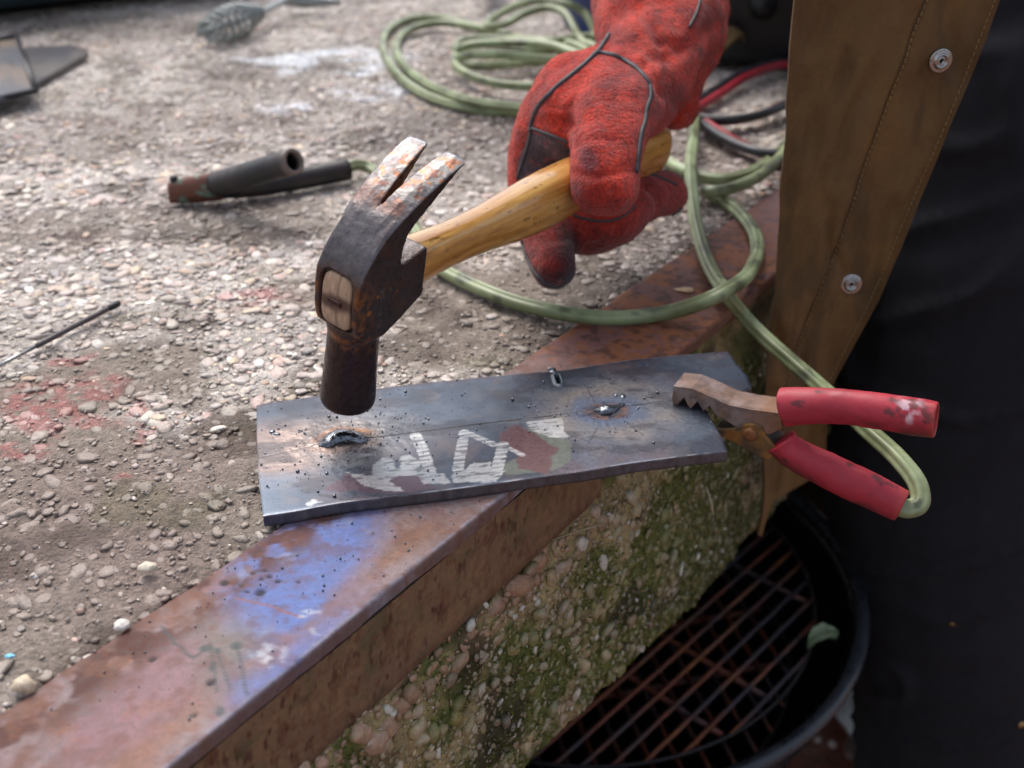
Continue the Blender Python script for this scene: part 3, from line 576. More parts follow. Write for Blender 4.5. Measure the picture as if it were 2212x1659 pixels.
def bar(bo, to, le, ri, name, nu, nv, gap):
    G = coons(bo, to, le, ri, nu, nv); P = G.reshape(-1, 2)
    c, r1, r2 = plate_col(P); z = np.full(len(P), ZP)+.00035*(fbm(P, .03, 3, 5)-.5)
    z += .0006*np.exp(-(r1/.02)**2)*(fbm(P, .004, 4, 6)-.5)*2
    u = np.arange(nu)[:, None]; v = np.arange(nv)[None, :]
    dedge = np.minimum(np.minimum(v, nv-1-v)*1.0, np.minimum(u, nu-1-u)*1.0)+0*u; seam_e = (nv-1-v if gap == 1 else v)+0*u; only = np.where(seam_e.ravel() <= dedge.ravel(), .35, 1.); z -= (.00030*np.exp(-dedge.ravel()/1.2))*only
    c = mix(c, L(150, 152, 160), np.where((v+0*u if gap == 1 else nv-1-v+0*u).ravel() < 1.5, .45, 0)*sst(.4, .6, fbm(P, .01, 3, 55)))
    if gap == 1: c = mix(c, L(150, 156, 166), np.where((nv-1-v+0*u).ravel() < 1.5, .5, 0)*sst(.06, .09, (P-plates_xy)@np.array([.976, .218])+.06)*sst(.4, .6, fbm(P, .008, 3, 56)))
    if gap == 2:   # slot in the upper bar, its shaded depth also coloured black
        sl = seg_d(P, q2([(1203, 812), (1208, 828)])); h = sst(.0012, .0007, sl); z -= h*.0055; c = mix(c, (.006, .006, .006), h)
        rim = sst(.0035, .0016, sl)*(1-h); z += rim*.0007; c = mix(c, L(74, 84, 92), rim*.8)
    V = [np.c_[P, z]]; idx = np.arange(nu*nv).reshape(nu, nv); F = [np.stack([idx[:-1, :-1], idx[1:, :-1], idx[1:, 1:], idx[:-1, 1:]], -1).reshape(-1, 4)]
    me = mesh_np(name, np.concatenate(V), F, c); o = obj(name, me, M_PLATE, plates); place(o, plates)
    # edges: a band down from the outline
    loop = np.r_[idx[:, 0], idx[-1, 1:], idx[-2::-1, -1], idx[0, -2:0:-1]]; B = P[loop]; zt = z[loop]; nb = 7; n_ = len(loop)
    Vb = []; cb = []
    ctr = P.mean(0); d = B-ctr; 
    tn = np.roll(B, -1, 0)-np.roll(B, 1, 0); nr = np.stack([tn[:, 1], -tn[:, 0]], 1); nr /= np.linalg.norm(nr, axis=1)[:, None]+1e-12
    for i in range(nb):
        h = i/(nb-1); o2 = (.0005*(fbm(np.c_[B, np.full(n_, h*.004)], .003, 3, 77)-.5) + .0005*(vnoise(np.c_[B/.012, B[:, 0]*0], 5)-.5))*(i > 0) - .0004*(i == nb-1)
        if gap == 2 or True: Vb.append(np.c_[B+nr*o2[:, None], zt-(zt-(ZP-TH))*h])
        st_ = fbm(np.c_[B+h*.004, np.full(n_, h*.002)], .003, 3, 15); cc = mix(np.tile(L(96, 90, 92), (n_, 1)), L(60, 56, 64), st_); cc = mix(cc, L(84, 84, 120), sst(-.085, -.11, (B-plates_xy)@np.array([.976, .218]))*.6)
        cc = mix(cc, L(150, 150, 155), np.full(n_, .6 if i == 0 else 0)*vnoise(np.c_[B/.004, B[:, 0]*0], 19)); cb.append(cc)
    Vb = np.concatenate(Vb); i_ = np.arange(nb-1)[:, None]*n_; j_ = np.arange(n_)[None]; j2 = (j_+1) % n_
    F2 = [np.stack([i_+j_, i_+n_+j_, i_+n_+j2, i_+j2], -1).reshape(-1, 4), np.array([[(nb-1)*n_+q for q in range(n_)][::-1]])]
    me = mesh_np('cut_edge', Vb, F2, np.concatenate(cb)); o = obj('cut_edge', me, M_CUT, None); setco(me, co(me)-np.array(plates.location)); 
    return o, name
plates_xy = np.array(plates.location[:2])
def finish_bar(res):
    o, name = res; parent = [x for x in plates.children if x.name.startswith('flat_bar')][-1]; o.parent = parent
lo = bar(bot, seam, l_lo, r_lo, 'flat_bar', 470, 100, 1); b1 = [x for x in bpy.data.objects if x.name == 'flat_bar'][0]; lo[0].parent = b1
b1['label'] = 'lower bar with bright ground strokes'
up = bar(seam_u, top, l_up, r_up, 'flat_bar', 520, 100, 2); b2 = [x for x in bpy.data.objects if x.name == 'flat_bar.001'][0]; up[0].parent = b2
b2['label'] = 'upper bar with a small slot, its shaded depth coloured black'
# weld beads
def bead(pts, rads, seed, flat=.55):
    me = mesh_np('b', *tube(catmull(pts, 7), np.interp(np.linspace(0, 1, (len(pts)-1)*7+1), np.linspace(0, 1, len(rads)), rads), 14, dome=True))
    r = evald(me, [('REMESH', dict(mode='VOXEL', voxel_size=.00032))], 'weld_bead'); V = co(r); n = normals(r)
    V += n*(.0008*(fbm(V, .0030, 3, seed)-.5)[:, None]); V[:, 2] = ZP+(V[:, 2]-ZP)*flat; setco(r, V); return r
def pz(x, y, z=ZP): return on(x, y, z)
o = obj('weld_bead', bead([pz(692, 962), pz(706, 960), pz(722, 950), pz(742, 945), pz(762, 946), pz(778, 951), pz(791, 951)], [.0010, .0034, .0048, .0048, .0040, .0026, .0010], 5, .8), M_BEAD, plates); setco(o.data, co(o.data)-np.array(plates.location)); o['label'] = 'left crescent tack weld'
o = obj('weld_bead', bead([pz(1288, 888), pz(1298, 889), pz(1310, 888), pz(1322, 885), pz(1334, 880), pz(1346, 874)], [.0014, .0036, .0040, .0030, .0018, .0010], 8, .8), M_BEAD, plates); setco(o.data, co(o.data)-np.array(plates.location)); o['label'] = 'right tack weld with bright slag'
# spatter
rg = np.random.RandomState(5); pos = []
Ppl = np.vstack([bot, r_lo[1:-1], r_up, top[::-1][1:], l_up[::-1][1:], l_lo[::-1][1:-1]])
eu = np.array([.976, .218]); ev = np.array([-.218, .976])
cand = []
for W_, k_, sg in ((W1, 330, .030), (W2, 140, .026)): cand.append(W_+rg.randn(k_, 2)*sg@np.array([[.976, .218], [-.17, .75]]))
cand.append(PO+rg.rand(260, 2)@np.array([[.25, .06], [-.03, .11]])+np.array([-.125, -.035]))
cand = np.vstack(cand); inside = poly_sd(cand, Ppl) < -.0008; r1 = np.hypot(*(cand-W1).T); r2 = np.hypot(*(cand-W2).T)
cand = cand[inside & (r1 > .009) & (r2 > .006)]; n = len(cand); r = .00018+.00040*rg.rand(n)**3.2
nb_ = 9; r[rg.choice(n, nb_, replace=False)] = .0006+.0003*rg.rand(nb_)
extra = q2([(1107, 864), (1142, 880), (1238, 975), (706, 1023), (643, 1019), (722, 1072), (687, 1062), (1373, 931), (1412, 957)]); cand = np.vstack([cand, extra]); r = np.r_[r, [.0010, .0008, .0005, .0007, .0008, .0008, .0007, .0006, .0007]]; n = len(cand)
R = rot_batch(rg.rand(n)*6, rg.rand(n)*.2, rg.rand(n)*.2)
V, F, C = blobs(IC2, np.c_[cand, ZP+r*.55]-np.array(plates.location), np.stack([r, r, r*.9], 1), R, np.tile(np.array([[.1, .1, .1]]), (n, 1)), .04)
obj('weld_spatter', mesh_np('weld_spatter', V, F, C), M_SPAT, plates, 'stuff')
# slag flakes by the slot and near the right weld
def flake(x, y, sx, sy, h, seed, z=ZP):
    r_ = np.random.RandomState(seed); V = IC2[0]*(1+.5*(r_.rand(len(IC2[0]), 1)-.5))*np.array([sx, sy, h]); return V+on(x, y, z), IC2[1]
for fl_ in ((1195, 803, .0022, .0026, .0010, 3), (1190, 797, .0024, .0010, .0010, 4), (1345, 857, .0016, .0022, .0010, 6), (1330, 855, .0010, .0014, .0010, 7), (588, 932, .0016, .0018, .0007, 8), (596, 938, .0022, .0010, .0006, 9)): place(obj('slag_flake', mesh_np('slag_flake', *flake(*fl_)), M_BEAD), plates)
# spatter lying on the slab and iron beside the plate
rg = np.random.RandomState(15); cand = PO+rg.randn(900, 2)*np.array([.085, .07])+np.array([-.13, -.045]); ok = poly_sd(cand, Ppl) > .001; cand = cand[ok]; s__, t__ = st(cand); cand = cand[t__ < -.004]; s__, t__ = st(cand); n = len(cand)
r = .0002+.0004*rg.rand(n)**2.8; z = np.where(t__ < D_IN, .0006, ZI)+r*.6
V, F, C = blobs(IC1, np.c_[cand, z], np.stack([r, r, r], 1), rot_batch(rg.rand(n), rg.rand(n), rg.rand(n)), np.tile(np.array([[.1, .1, .1]]), (n, 1)), .04)
tag(obj('spatter_balls', mesh_np('spatter_balls', V, F, C), M_SPAT, kind='stuff'), 'tiny steel spatter balls strewn on the slab around the plates', 'spatter')

# ------------------------------------------------------------------ claw hammer (modelled in its own mm frame: x along the handle, -y the near cheek, z up the claw)
HR = np.array([[0.5698, -0.8059, 0.1609], [0.8216, 0.5633, -0.0877], [-0.0199, 0.1822, 0.9831]]); u_, _, v_ = np.linalg.svd(HR); HR = u_@v_; HT = np.array([-0.0767, 0.4194, 0.0848])
hammer = thing('claw_hammer', 'old claw hammer with rust-flecked steel head and lacquered wooden handle', 'hammer', tuple(HT))
hammer.rotation_euler = Matrix(HR.tolist()).to_euler()
mm = .001
body = [(-.6, 4), (.1, 12), (3, 18), (8, 25), (14, 31.5), (20, 36.5), (25, 39), (31, 34), (28.5, 27), (26.8, 21), (26.6, 16), (27.4, 14.0), (30, 13.8), (44.3, 17), (45.4, 15.5), (45.9, -7.5), (45, -9.2), (31, -16.2), (20, -21), (8, -20.5), (2.2, -15), (.2, -8)]
mb = MB()
for (wd, sh) in ((12.2, 0), (13.0, .9), ):   # slightly crowned cheeks
    pl = np.array(body, float); cpt = pl.mean(0); pl = cpt+(pl-cpt)*(1-sh/25); mb.add(*prism(pl*mm, -wd*mm, wd*mm, 1))
outer = np.array([(14, 31), (18.5, 35.5), (25, 40), (33, 45), (42, 49.6), (52, 53.8), (60.5, 56.6)]); inner = np.array([(25, 22), (28.5, 28), (32, 32.5), (36.5, 36.8), (43, 42.3), (51.5, 49.0), (60.2, 56.0)])
O = catmull(outer, 8); Iq = catmull(inner, 8); m = len(O); tt = np.linspace(0, 1, m)
wid = 12.8+4.4*tt**.8; notch = .22
for sg in (-1, 1):
    gap = np.where(tt < notch, -.6, .15+4.9*np.clip((tt-notch)/(1-notch), 0, 1)**1.25)
    V = []
    for i in range(m):
        hb = .0+1.1*(1-tt[i]*.4)    # cross section domed a little
        for (px, pz_), yy in (((O[i, 0], O[i, 1]-hb), wid[i]), ((O[i, 0]-.3, O[i, 1]+.2), (wid[i]+max(gap[i], 0))/2), ((O[i, 0], O[i, 1]), gap[i]), ((Iq[i, 0], Iq[i, 1]), gap[i]+.5*(tt[i] > notch)), ((Iq[i, 0], Iq[i, 1]), wid[i]-.7)): V.append((px*mm, sg*yy*mm, pz_*mm))
    V = np.array(V); i_ = np.arange(m-1)[:, None]*5; j_ = np.arange(5)[None]; j2 = (j_+1) % 5
    mb.add(V, [np.stack([i_+j_, i_+j2, i_+5+j2, i_+5+j_], -1).reshape(-1, 4), np.array([[0, 4, 3, 2, 1]]), np.array([[(m-1)*5+q for q in range(5)]])])
V, F = lathe(np.array([(10.5, -12), (12.6, -15), (12.6, -18), (12.0, -21), (12.0, -30), (12.6, -45), (13.1, -55), (13.2, -59), (12.6, -61), (11.2, -62.4), (6, -62.8), (.5, -62.9)])*mm, 48); V[:, 0] += .0140; mb.add(V, F)
me0 = mb.mesh('h'); fixn(me0)
hd = evald(me0, [('REMESH', dict(mode='VOXEL', voxel_size=.00050)), ('SMOOTH', dict(factor=.5, iterations=3))], 'head')
V = co(hd)
ew, eh = .0092, .0138       # recess for the eye
def rrect(y, z, a, b, r=.004): qx = np.abs(y)-(a-r); qy = np.abs(z)-(b-r); return np.hypot(np.maximum(qx, 0), np.maximum(qy, 0))+np.minimum(np.maximum(qx, qy), 0)-r
sdv = rrect(V[:, 1], V[:, 2]+.0008, ew, eh); inn = (V[:, 0] < .006) & (V[:, 2] < .018); V[:, 0] += np.where(inn, sst(.0006, -.0003, sdv)*.0022, 0)
V += normals(hd)*(.0005*(fbm(V, .006, 4, 9)-.5))[:, None]; setco(hd, V)
n = normals(hd); x, y, z = V.T
c = mix(np.tile(L(58, 46, 42), (len(V), 1)), L(76, 66, 64), fbm(V, .008, 4, 501)); c = mix(c, L(92, 60, 42), sst(.58, .70, fbm(V, .006, 5, 500))*.5)
topn = sst(.1, .6, -n[:, 0]*.75+n[:, 2]*.6); c = mix(c, L(100, 96, 98), topn*sst(.008, .028, z)*(.45+.6*fbm(V, .012, 4, 502)))  # crown and upper faces lightened in the colour for the sky highlight
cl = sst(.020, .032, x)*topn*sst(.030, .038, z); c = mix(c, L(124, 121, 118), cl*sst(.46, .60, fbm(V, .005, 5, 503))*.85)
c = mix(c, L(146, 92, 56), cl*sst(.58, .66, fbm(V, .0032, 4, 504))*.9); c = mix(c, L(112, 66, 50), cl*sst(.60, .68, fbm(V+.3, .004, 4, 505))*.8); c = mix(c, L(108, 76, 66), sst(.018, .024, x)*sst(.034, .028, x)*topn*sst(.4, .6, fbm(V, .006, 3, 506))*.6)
slitw = sst(.0035, .0012, np.abs(y))*sst(.020, .026, x)*(z > .03); c = mix(c, L(120, 70, 46), slitw*.75*(np.abs(n[:, 1]) > .5))
bright = sst(.0012, .0, np.abs(x-.0605)) ; c = mix(c, L(120, 126, 134), sst(.0575, .060, x)*.8)
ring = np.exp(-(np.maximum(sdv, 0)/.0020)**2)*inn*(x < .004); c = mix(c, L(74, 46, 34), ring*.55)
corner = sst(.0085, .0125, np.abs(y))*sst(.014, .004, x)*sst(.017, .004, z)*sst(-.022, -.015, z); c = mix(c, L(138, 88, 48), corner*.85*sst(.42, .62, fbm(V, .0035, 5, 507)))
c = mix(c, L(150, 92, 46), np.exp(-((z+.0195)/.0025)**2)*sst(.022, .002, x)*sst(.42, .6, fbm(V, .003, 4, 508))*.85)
c = mix(c, L(24, 16, 14), inn*sst(.0003, -.0006, sdv)*.95)  # recess coloured near black for the shade in the gap round the plug
pollm = sst(-.021, -.024, z); c = mix(c, mix(np.tile(L(62, 42, 40), (len(V), 1)), L(46, 36, 38), fbm(V, .01, 4, 509)), pollm*.9); c = mix(c, L(130, 84, 48), pollm*sst(-.030, -.022, z)*sst(.58, .66, fbm(V, .003, 4, 510))*.6)
c = mix(c, L(150, 140, 138), pollm*sst(.66, .76, fbm(V, .0022, 3, 511))*sst(-.06, -.03, -z-.07+.0)*.0+pollm*sst(.64, .72, fbm(np.c_[x, y*.3, z], .0020, 3, 512))*np.exp(-(((z+.047)/.008)**2+((x-.024)/.006)**2))*1.3)
for sx, sz, r_ in ((.0075, -.0035, .0013), (.0125, .0030, .0008), (.021, .0040, .0006), (.026, .0010, .0005)): c = mix(c, L(160, 100, 40), (n[:, 1] < -.5)*sst(r_*1.4, r_*.6, np.hypot(x-sx, z-sz)))
# worn illegible stamping on the near cheek
st_ = (n[:, 1] < -.5)*sst(.0018, .0012, np.abs(x-.0155))*(np.abs(z+.004) < .010)*(vnoise(np.c_[x/.0007, z/.0007, x*0], 3) > .60); c = mix(c, L(120, 114, 112), st_*.45)
c = mix(c, L(136, 132, 136), (n[:, 1] < -.2)*np.exp(-(rrect(x-.02, z, 9, 9)*0))*sst(.75, .45, np.abs(n[:, 1]))*sst(.6, .2, np.abs(n[:, 0])*0)*sst(.3, .5, fbm(V, .006, 3, 5))*.25*(z > .01))
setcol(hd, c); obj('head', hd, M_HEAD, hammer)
# eye plug with its wedge
prof = []
na = 56; an = np.linspace(0, 2*math.pi, na, endpoint=False)
def rr_pt(a, A, B, p=4.5): return np.array([A*np.sign(math.cos(a))*abs(math.cos(a))**(2/p), B*np.sign(math.sin(a))*abs(math.sin(a))**(2/p)])
mb = MB(); V = []; C = []
for A_, B_, xx in ((.0086, .0132, .004), (.0086, .0132, .0004), (.0082, .0128, -.0001), (.0066, .0106, -.0004), (.0044, .0074, -.0006), (.0022, .0036, -.0007), (.0001, .0001, -.0007)):
    for a_ in an: p_ = rr_pt(a_, A_, B_); V.append((xx+.0010*(p_[1]/.0132)**2, p_[0], p_[1]-.0008))
V = np.array(V); k7 = 7; i_ = np.arange(k7-1)[:, None]*na; j_ = np.arange(na)[None]; j2 = (j_+1) % na; F = np.stack([i_+j_, i_+na+j_, i_+na+j2, i_+j2], -1).reshape(-1, 4)
me0 = mesh_np('eye_plug', V, F); pl_ = evald(me0, [('SUBSURF', dict(levels=2, render_levels=2))], 'eye_plug'); V = co(pl_); c = mix(np.tile(L(196, 166, 138), (len(V), 1)), L(160, 128, 102), fbm(V*np.array([1, 1, .2]), .0012, 4, 3)); cr_ = sst(.0045, .001, np.abs(V[:, 2]+.001+.0012*np.sin(V[:, 1]*300))); c = mix(c, L(66, 40, 30), cr_*.9); c = mix(c, L(84, 54, 42), sst(1.5, .6, np.hypot(V[:, 1]/.0062, (V[:, 2]+.001)/.0040)+.5*(fbm(V, .003, 3, 6)-.5))*.75); c = mix(c, L(112, 84, 66), sst(.0012, .0002, np.abs(V[:, 1]+.0012))*.6); c = mix(c, L(120, 92, 72), np.exp(-(np.abs(rrect(V[:, 1], V[:, 2], .0086, .0132))/.0010))*.5); setcol(pl_, c)
obj('eye_plug', pl_, M_ENDG, hammer)
V, F = box((-.0007, 0, -.0006), (.0013, .0078, .0024)); mew = mesh_np('wedge', V, F, L(96, 62, 46), False); obj('wedge', bevelled(mew, .0004), M_HEAD, hammer); setcol(bpy.data.objects['wedge'].data, L(60, 36, 30))
# handle
hx = np.array([43, 50, 60, 75, 92, 110, 130, 150, 168, 190, 215, 240, 262, 280, 290, 295, 297]); hh_ = np.array([12.2, 12.2, 11.8, 11.2, 11.2, 12.2, 14.2, 15.8, 16.4, 16.0, 15.0, 14.6, 15.2, 16.6, 16.6, 15.0, 11]); hw = np.array([10.0, 10, 9.4, 8.8, 8.8, 9.4, 10.8, 12, 12.4, 12.0, 11.4, 11.2, 11.8, 13, 13, 11.6, 8]); hc = np.array([1.5, 1.5, 1.4, 1, .6, 0, -.6, -.8, -.6, 0, .4, .4, 0, -.6, -1, -1, -1.])
xs = np.r_[np.linspace(43, 290, 120), 292.5, 295, 296.4, 297]; hH, hW, hC = (np.interp(xs, hx, q) for q in (hh_, hw, hc)); na = 40; V = []
for X0, a_h, a_w, cc in zip(xs, hH, hW, hC):
    for k_ in range(na): p_ = rr_pt(2*math.pi*k_/na, a_w, a_h, 2.5); V.append((X0, p_[0], p_[1]+cc))
V = np.array(V)*mm; m = len(xs); i_ = np.arange(m-1)[:, None]*na; j_ = np.arange(na)[None]; j2 = (j_+1) % na; F = [np.stack([i_+j_, i_+j2, i_+na+j2, i_+na+j_], -1).reshape(-1, 4), np.array([list(range(na))[::-1]]), np.array([[(m-1)*na+q for q in range(na)]])]
me = mesh_np('handle', V, F); fixn(me); me2 = evald(me, [('SUBSURF', dict(levels=1, render_levels=1))], 'handle'); V = co(me2)
g = fbm(V*np.array([.08, 1, 1]), .0030, 4, 601); c = mix(np.tile(L(206, 152, 78), (len(V), 1)), L(172, 118, 54), sst(.35, .7, g)); c = mix(c, L(218, 176, 108), sst(.5, .75, fbm(V*np.array([.06, 1, 1]), .005, 3, 602))*.6)
c = mix(c, L(84, 50, 22), sst(.66, .76, fbm(V*np.array([.12, 1, 1]), .0010, 4, 603))*.65*sst(.12, .05, V[:, 0])); c = mix(c, L(60, 36, 18), sst(.72, .80, fbm(V*np.array([.25, 1, 1]), .0012, 3, 604))*.7)
c = mix(c, L(96, 60, 30), sst(.049, .044, V[:, 0])*.6); setcol(me2, c); obj('handle', me2, M_WOOD, hammer)

# ------------------------------------------------------------------ person: black trousers, leather apron, red welding glove
person = thing('person', 'person in black trousers and brown leather apron gripping the hammer with a red gauntlet', 'person', (.42, .80, -.80))
def closed_union(parts, voxel, smooth=6, name='body'):
    mb = MB()
    for pts, rads, kw in parts:
        P_ = catmull(pts, 5); r_ = np.interp(np.linspace(0, 1, len(P_)), np.linspace(0, 1, len(rads)), rads); mb.add(*tube(P_, r_, 20, dome=True, **kw))
    m0 = mb.mesh('u'); fixn(m0)
    return evald(m0, [('REMESH', dict(mode='VOXEL', voxel_size=voxel)), ('SMOOTH', dict(factor=.5, iterations=smooth))], name)
def wrinkle(me, amp, size, seed, aniso=(1, 1, 1), octs=3):
    V = co(me); n = normals(me); f = fbm(V*np.array(aniso), size, octs, seed); f = 1-2*np.abs(f-.5)*2 if amp < 0 else (f-.5)*2; V += n*(abs(amp)*f)[:, None]; setco(me, V); return me
# near leg, far leg, hips and torso in one dark garment surface
LEG = [((.395, .80, .16), (.390, .775, .00), (.380, .76, -.14), (.385, .755, -.26), (.425, .765, -.42), (.480, .79, -.64), (.49, .80, -.76)),
       ((.60, .92, .16), (.56, .90, .0), (.50, .93, -.25), (.53, .97, -.5), (.55, .98, -.76))]
tr_ = closed_union([(LEG[0], [.125, .115, .108, .105, .105, .100, .098], {}), (LEG[1], [.11, .10, .085, .08, .075], {}),
                    (((.43, .84, .16), (.58, .94, .18)), [.135, .135], {}), (((.50, .90, .15), (.50, .92, .35)), [.15, .155], {})], .006, 8, 'trousers')
for _ in range(1): Vt = co(tr_); Vt = np.c_[Vt[:, 0]+.5*Vt[:, 2], Vt[:, 1], Vt[:, 2]-.6*Vt[:, 0]]; tr_n = normals(tr_); setco(tr_, co(tr_)+tr_n*(.020*(fbm(Vt*np.array([.6, 1, 1.6]), .13, 3, 11)-.5)+.006*np.exp(-(np.abs(fbm(Vt*np.array([.5, 1, 1.7]), .12, 2, 19)-.5)/.03)**2))[:, None])
o = obj('trousers', tr_, M_TROUS); place(o, person)
bvh_tr = BVHTree.FromPolygons([Vector(v)+person.location for v in co(tr_)], [tuple(p.vertices) for p in tr_.polygons])
jk = closed_union([(((.50, .92, .33), (.51, .93, .55), (.50, .93, .66)), [.16, .17, .14], dict()), (((.36, .90, .62), (.66, .98, .62)), [.075, .075], {}), (((.36, .90, .62), (.27, .93, .42), (.20, .90, .30)), [.07, .055, .050], {}), (((.66, .98, .62), (.74, .90, .4), (.66, .72, .3)), [.07, .055, .045], {})], .008, 6, 'jacket')
wrinkle(jk, .008, .07, 21); o = obj('jacket', jk, M_TROUS); place(o, person)
for (x, y) in ((2058, 1346), (2206, 1565)):
    d = Vector(ray(x, y)).normalized(); h, nn, _, _ = bvh_tr.ray_cast(Vector(CAM), d)
    if h is not None:
        Mx = frame_to(nn); V, F = lathe([(.0001, .0), (.0034, .0), (.0036, .0006), (.0030, .0014), (.0014, .0018), (.0001, .0018)], 16, (Mx, np.array(h)+np.array(nn)*.0002)); place(obj('rivet', mesh_np('rivet', V, F), M_BRASS), person)

# apron: a stiff leather panel hanging beside the slab edge, with a rolled, stitched border
YA = .600
Lp = np.array([(-260, 1735), (0, 1717.6), (119, 1707.6), (238, 1699.7), (357, 1692.6), (516, 1680), (635, 1674), (772, 1656), (870, 1653), (989, 1651), (1060, 1652), (1076, 1652), (1110, 1648), (1158, 1640)]); Rp = np.array([(-260, 2250), (0, 2160), (91, 2128), (171, 2096), (262, 2057), (353, 2021), (448, 1981), (555, 1938), (651, 1898), (741, 1848), (831, 1799), (927, 1786), (977, 1785), (1030, 1762), (1060, 1710), (1082, 1672), (1110, 1660), (1158, 1646)])
nv, nu = 260, 110; yy = np.linspace(-260, 1158, nv); xl = np.interp(yy, Lp[:, 0], Lp[:, 1]); xr = np.interp(yy, Rp[:, 0], Rp[:, 1]); uu = np.linspace(0, 1, nu)
def apron_y(x, z): 
    P = np.c_[np.atleast_1d(x), np.atleast_1d(z)]; r = YA + .006*np.sin(P[:, 0]*38+P[:, 1]*9+.6) + .0035*np.sin(P[:, 0]*95-P[:, 1]*16) + .010*(fbm(P, .08, 3, 4)-.5) + .0030*np.abs(np.sin(fbm(P*np.array([1.4, .5]), .06, 3, 14)*14))**3
    return r + .010*sst(-.06, -.15, P[:, 1])
def apron_pt(x, y):
    p = onY(x, y, YA); 
    for _ in range(3): p = onY(x, y, float(apron_y(p[0], p[2])[0]))
    return p
V = np.array([apron_pt(xl[i]+(xr[i]-xl[i])*u, yy[i]) for i in range(nv) for u in uu]); idx = np.arange(nv*nu).reshape(nv, nu)
F = np.stack([idx[:-1, :-1], idx[:-1, 1:], idx[1:, 1:], idx[1:, :-1]], -1).reshape(-1, 4)[:, ::-1]
st1 = [(2010, -20), (1973, 67), (1954, 131), (1926, 198), (1894, 286), (1870, 349), (1831, 472), (1799, 555), (1759, 655), (1712, 772), (1690, 850)]; st2 = [(2155, -20), (2116, 79), (2077, 179), (2037, 278), (1985, 397), (1938, 508), (1886, 631), (1836, 731), (1788, 826)]
Xz = V[:, [0, 2]]; c = mix(np.tile(L(112, 84, 50), (len(V), 1)), L(90, 67, 42), fbm(Xz, .05, 4, 701)); c = mix(c, L(118, 86, 48), sst(.5, .72, fbm(Xz, .03, 4, 702))*.5); c = mix(c, L(76, 58, 38), sst(.52, .66, fbm(Xz*np.array([1.6, .5]), .03, 4, 703))*.6)
c = mix(c, L(70, 48, 22), np.tile(sst(.86, 1.0, uu), nv)*.45)
d1 = seg_d(Xz, [apron_pt(*p)[[0, 2]] for p in st1]); c = mix(c, L(64, 46, 24), sst(.0016, .0004, d1)*.7); Vd = V.copy(); Vd[:, 1] += sst(.0022, .0, d1)*.0012
ap0 = mesh_np('apron', Vd, F, c); ap = evald(ap0, [('SOLIDIFY', dict(thickness=.0022, offset=-1)),], 'apron'); o_ap = obj('apron', ap, M_LEATH); place(o_ap, person)
ap_top = thing  # (kept simple: the bib above the frame is one more leather sheet)
V, F = tube(catmull([(.30, .70, .33), (.40, .72, .45), (.47, .74, .62)], 6), [.01]*13, 8, ry=9); place(obj('apron_bib', mesh_np('apron_bib', V, F, L(100, 72, 34)), M_LEATH), person)
def stitches(path, step=.0036, ln=.0024, r=.00022):
    P = catmull([apron_pt(*p) for p in path], 12); d = np.r_[0, np.cumsum(np.linalg.norm(np.diff(P, axis=0), axis=1))]; mb = MB(); s = 0
    while s < d[-1]-ln:
        q = [np.array([np.interp(s+ln*f, d, P[:, k_]) for k_ in range(3)]) for f in (0, .25, .75, 1)]
        for k_, off in enumerate((.0006, -.0004, -.0004, .0006)): q[k_][1] += off-.0009
        mb.add(*tube(np.array(q), r, 5)); s += step
    return mb.mesh('stitching')
for pth in (st1, st2): o = obj('stitching', stitches(pth)); o.data.materials.append(M_STITCH); setco(o.data, co(o.data)-np.array(person.location)); o.parent = person; o.parent = o_ap
for (x, y) in ((2030, 130), (1838, 612)):
    c0 = apron_pt(x, y); e = .004; nrm = np.cross(apron_pt(x+14, y)-c0, apron_pt(x, y+14)-c0); nrm /= np.linalg.norm(nrm); nrm = nrm if nrm[1] < 0 else -nrm
    Mx = frame_to(nrm); c0 = c0+np.array([0, -.0007, 0])
    V, F = lathe(np.array([(.1, 0), (6.6, 0), (6.7, .5), (6.3, .9), (5.3, .75), (4.4, .85), (4.2, 1.7), (3.7, 2.2), (3.0, 2.1), (2.6, 1.3), (2.2, 1.2), (1.9, 1.7), (1.5, 1.6), (1.3, .4), (.1, .35)])*mm, 40, (Mx, c0+nrm*.0003))
    s_o = obj('snap_button', mesh_np('snap_button', V, F), M_SNAP); setco(s_o.data, co(s_o.data)-np.array(person.location)); s_o.parent = o_ap
    V, F = lathe(np.array([(.1, .42), (1.25, .42), (1.25, .55), (.1, .55)])*mm, 16, (Mx, c0+nrm*.0003)); h_o = obj('snap_socket', mesh_np('snap_socket', V, F), M_DARKHOLE); setco(h_o.data, co(h_o.data)-np.array(person.location)); h_o.parent = o_ap
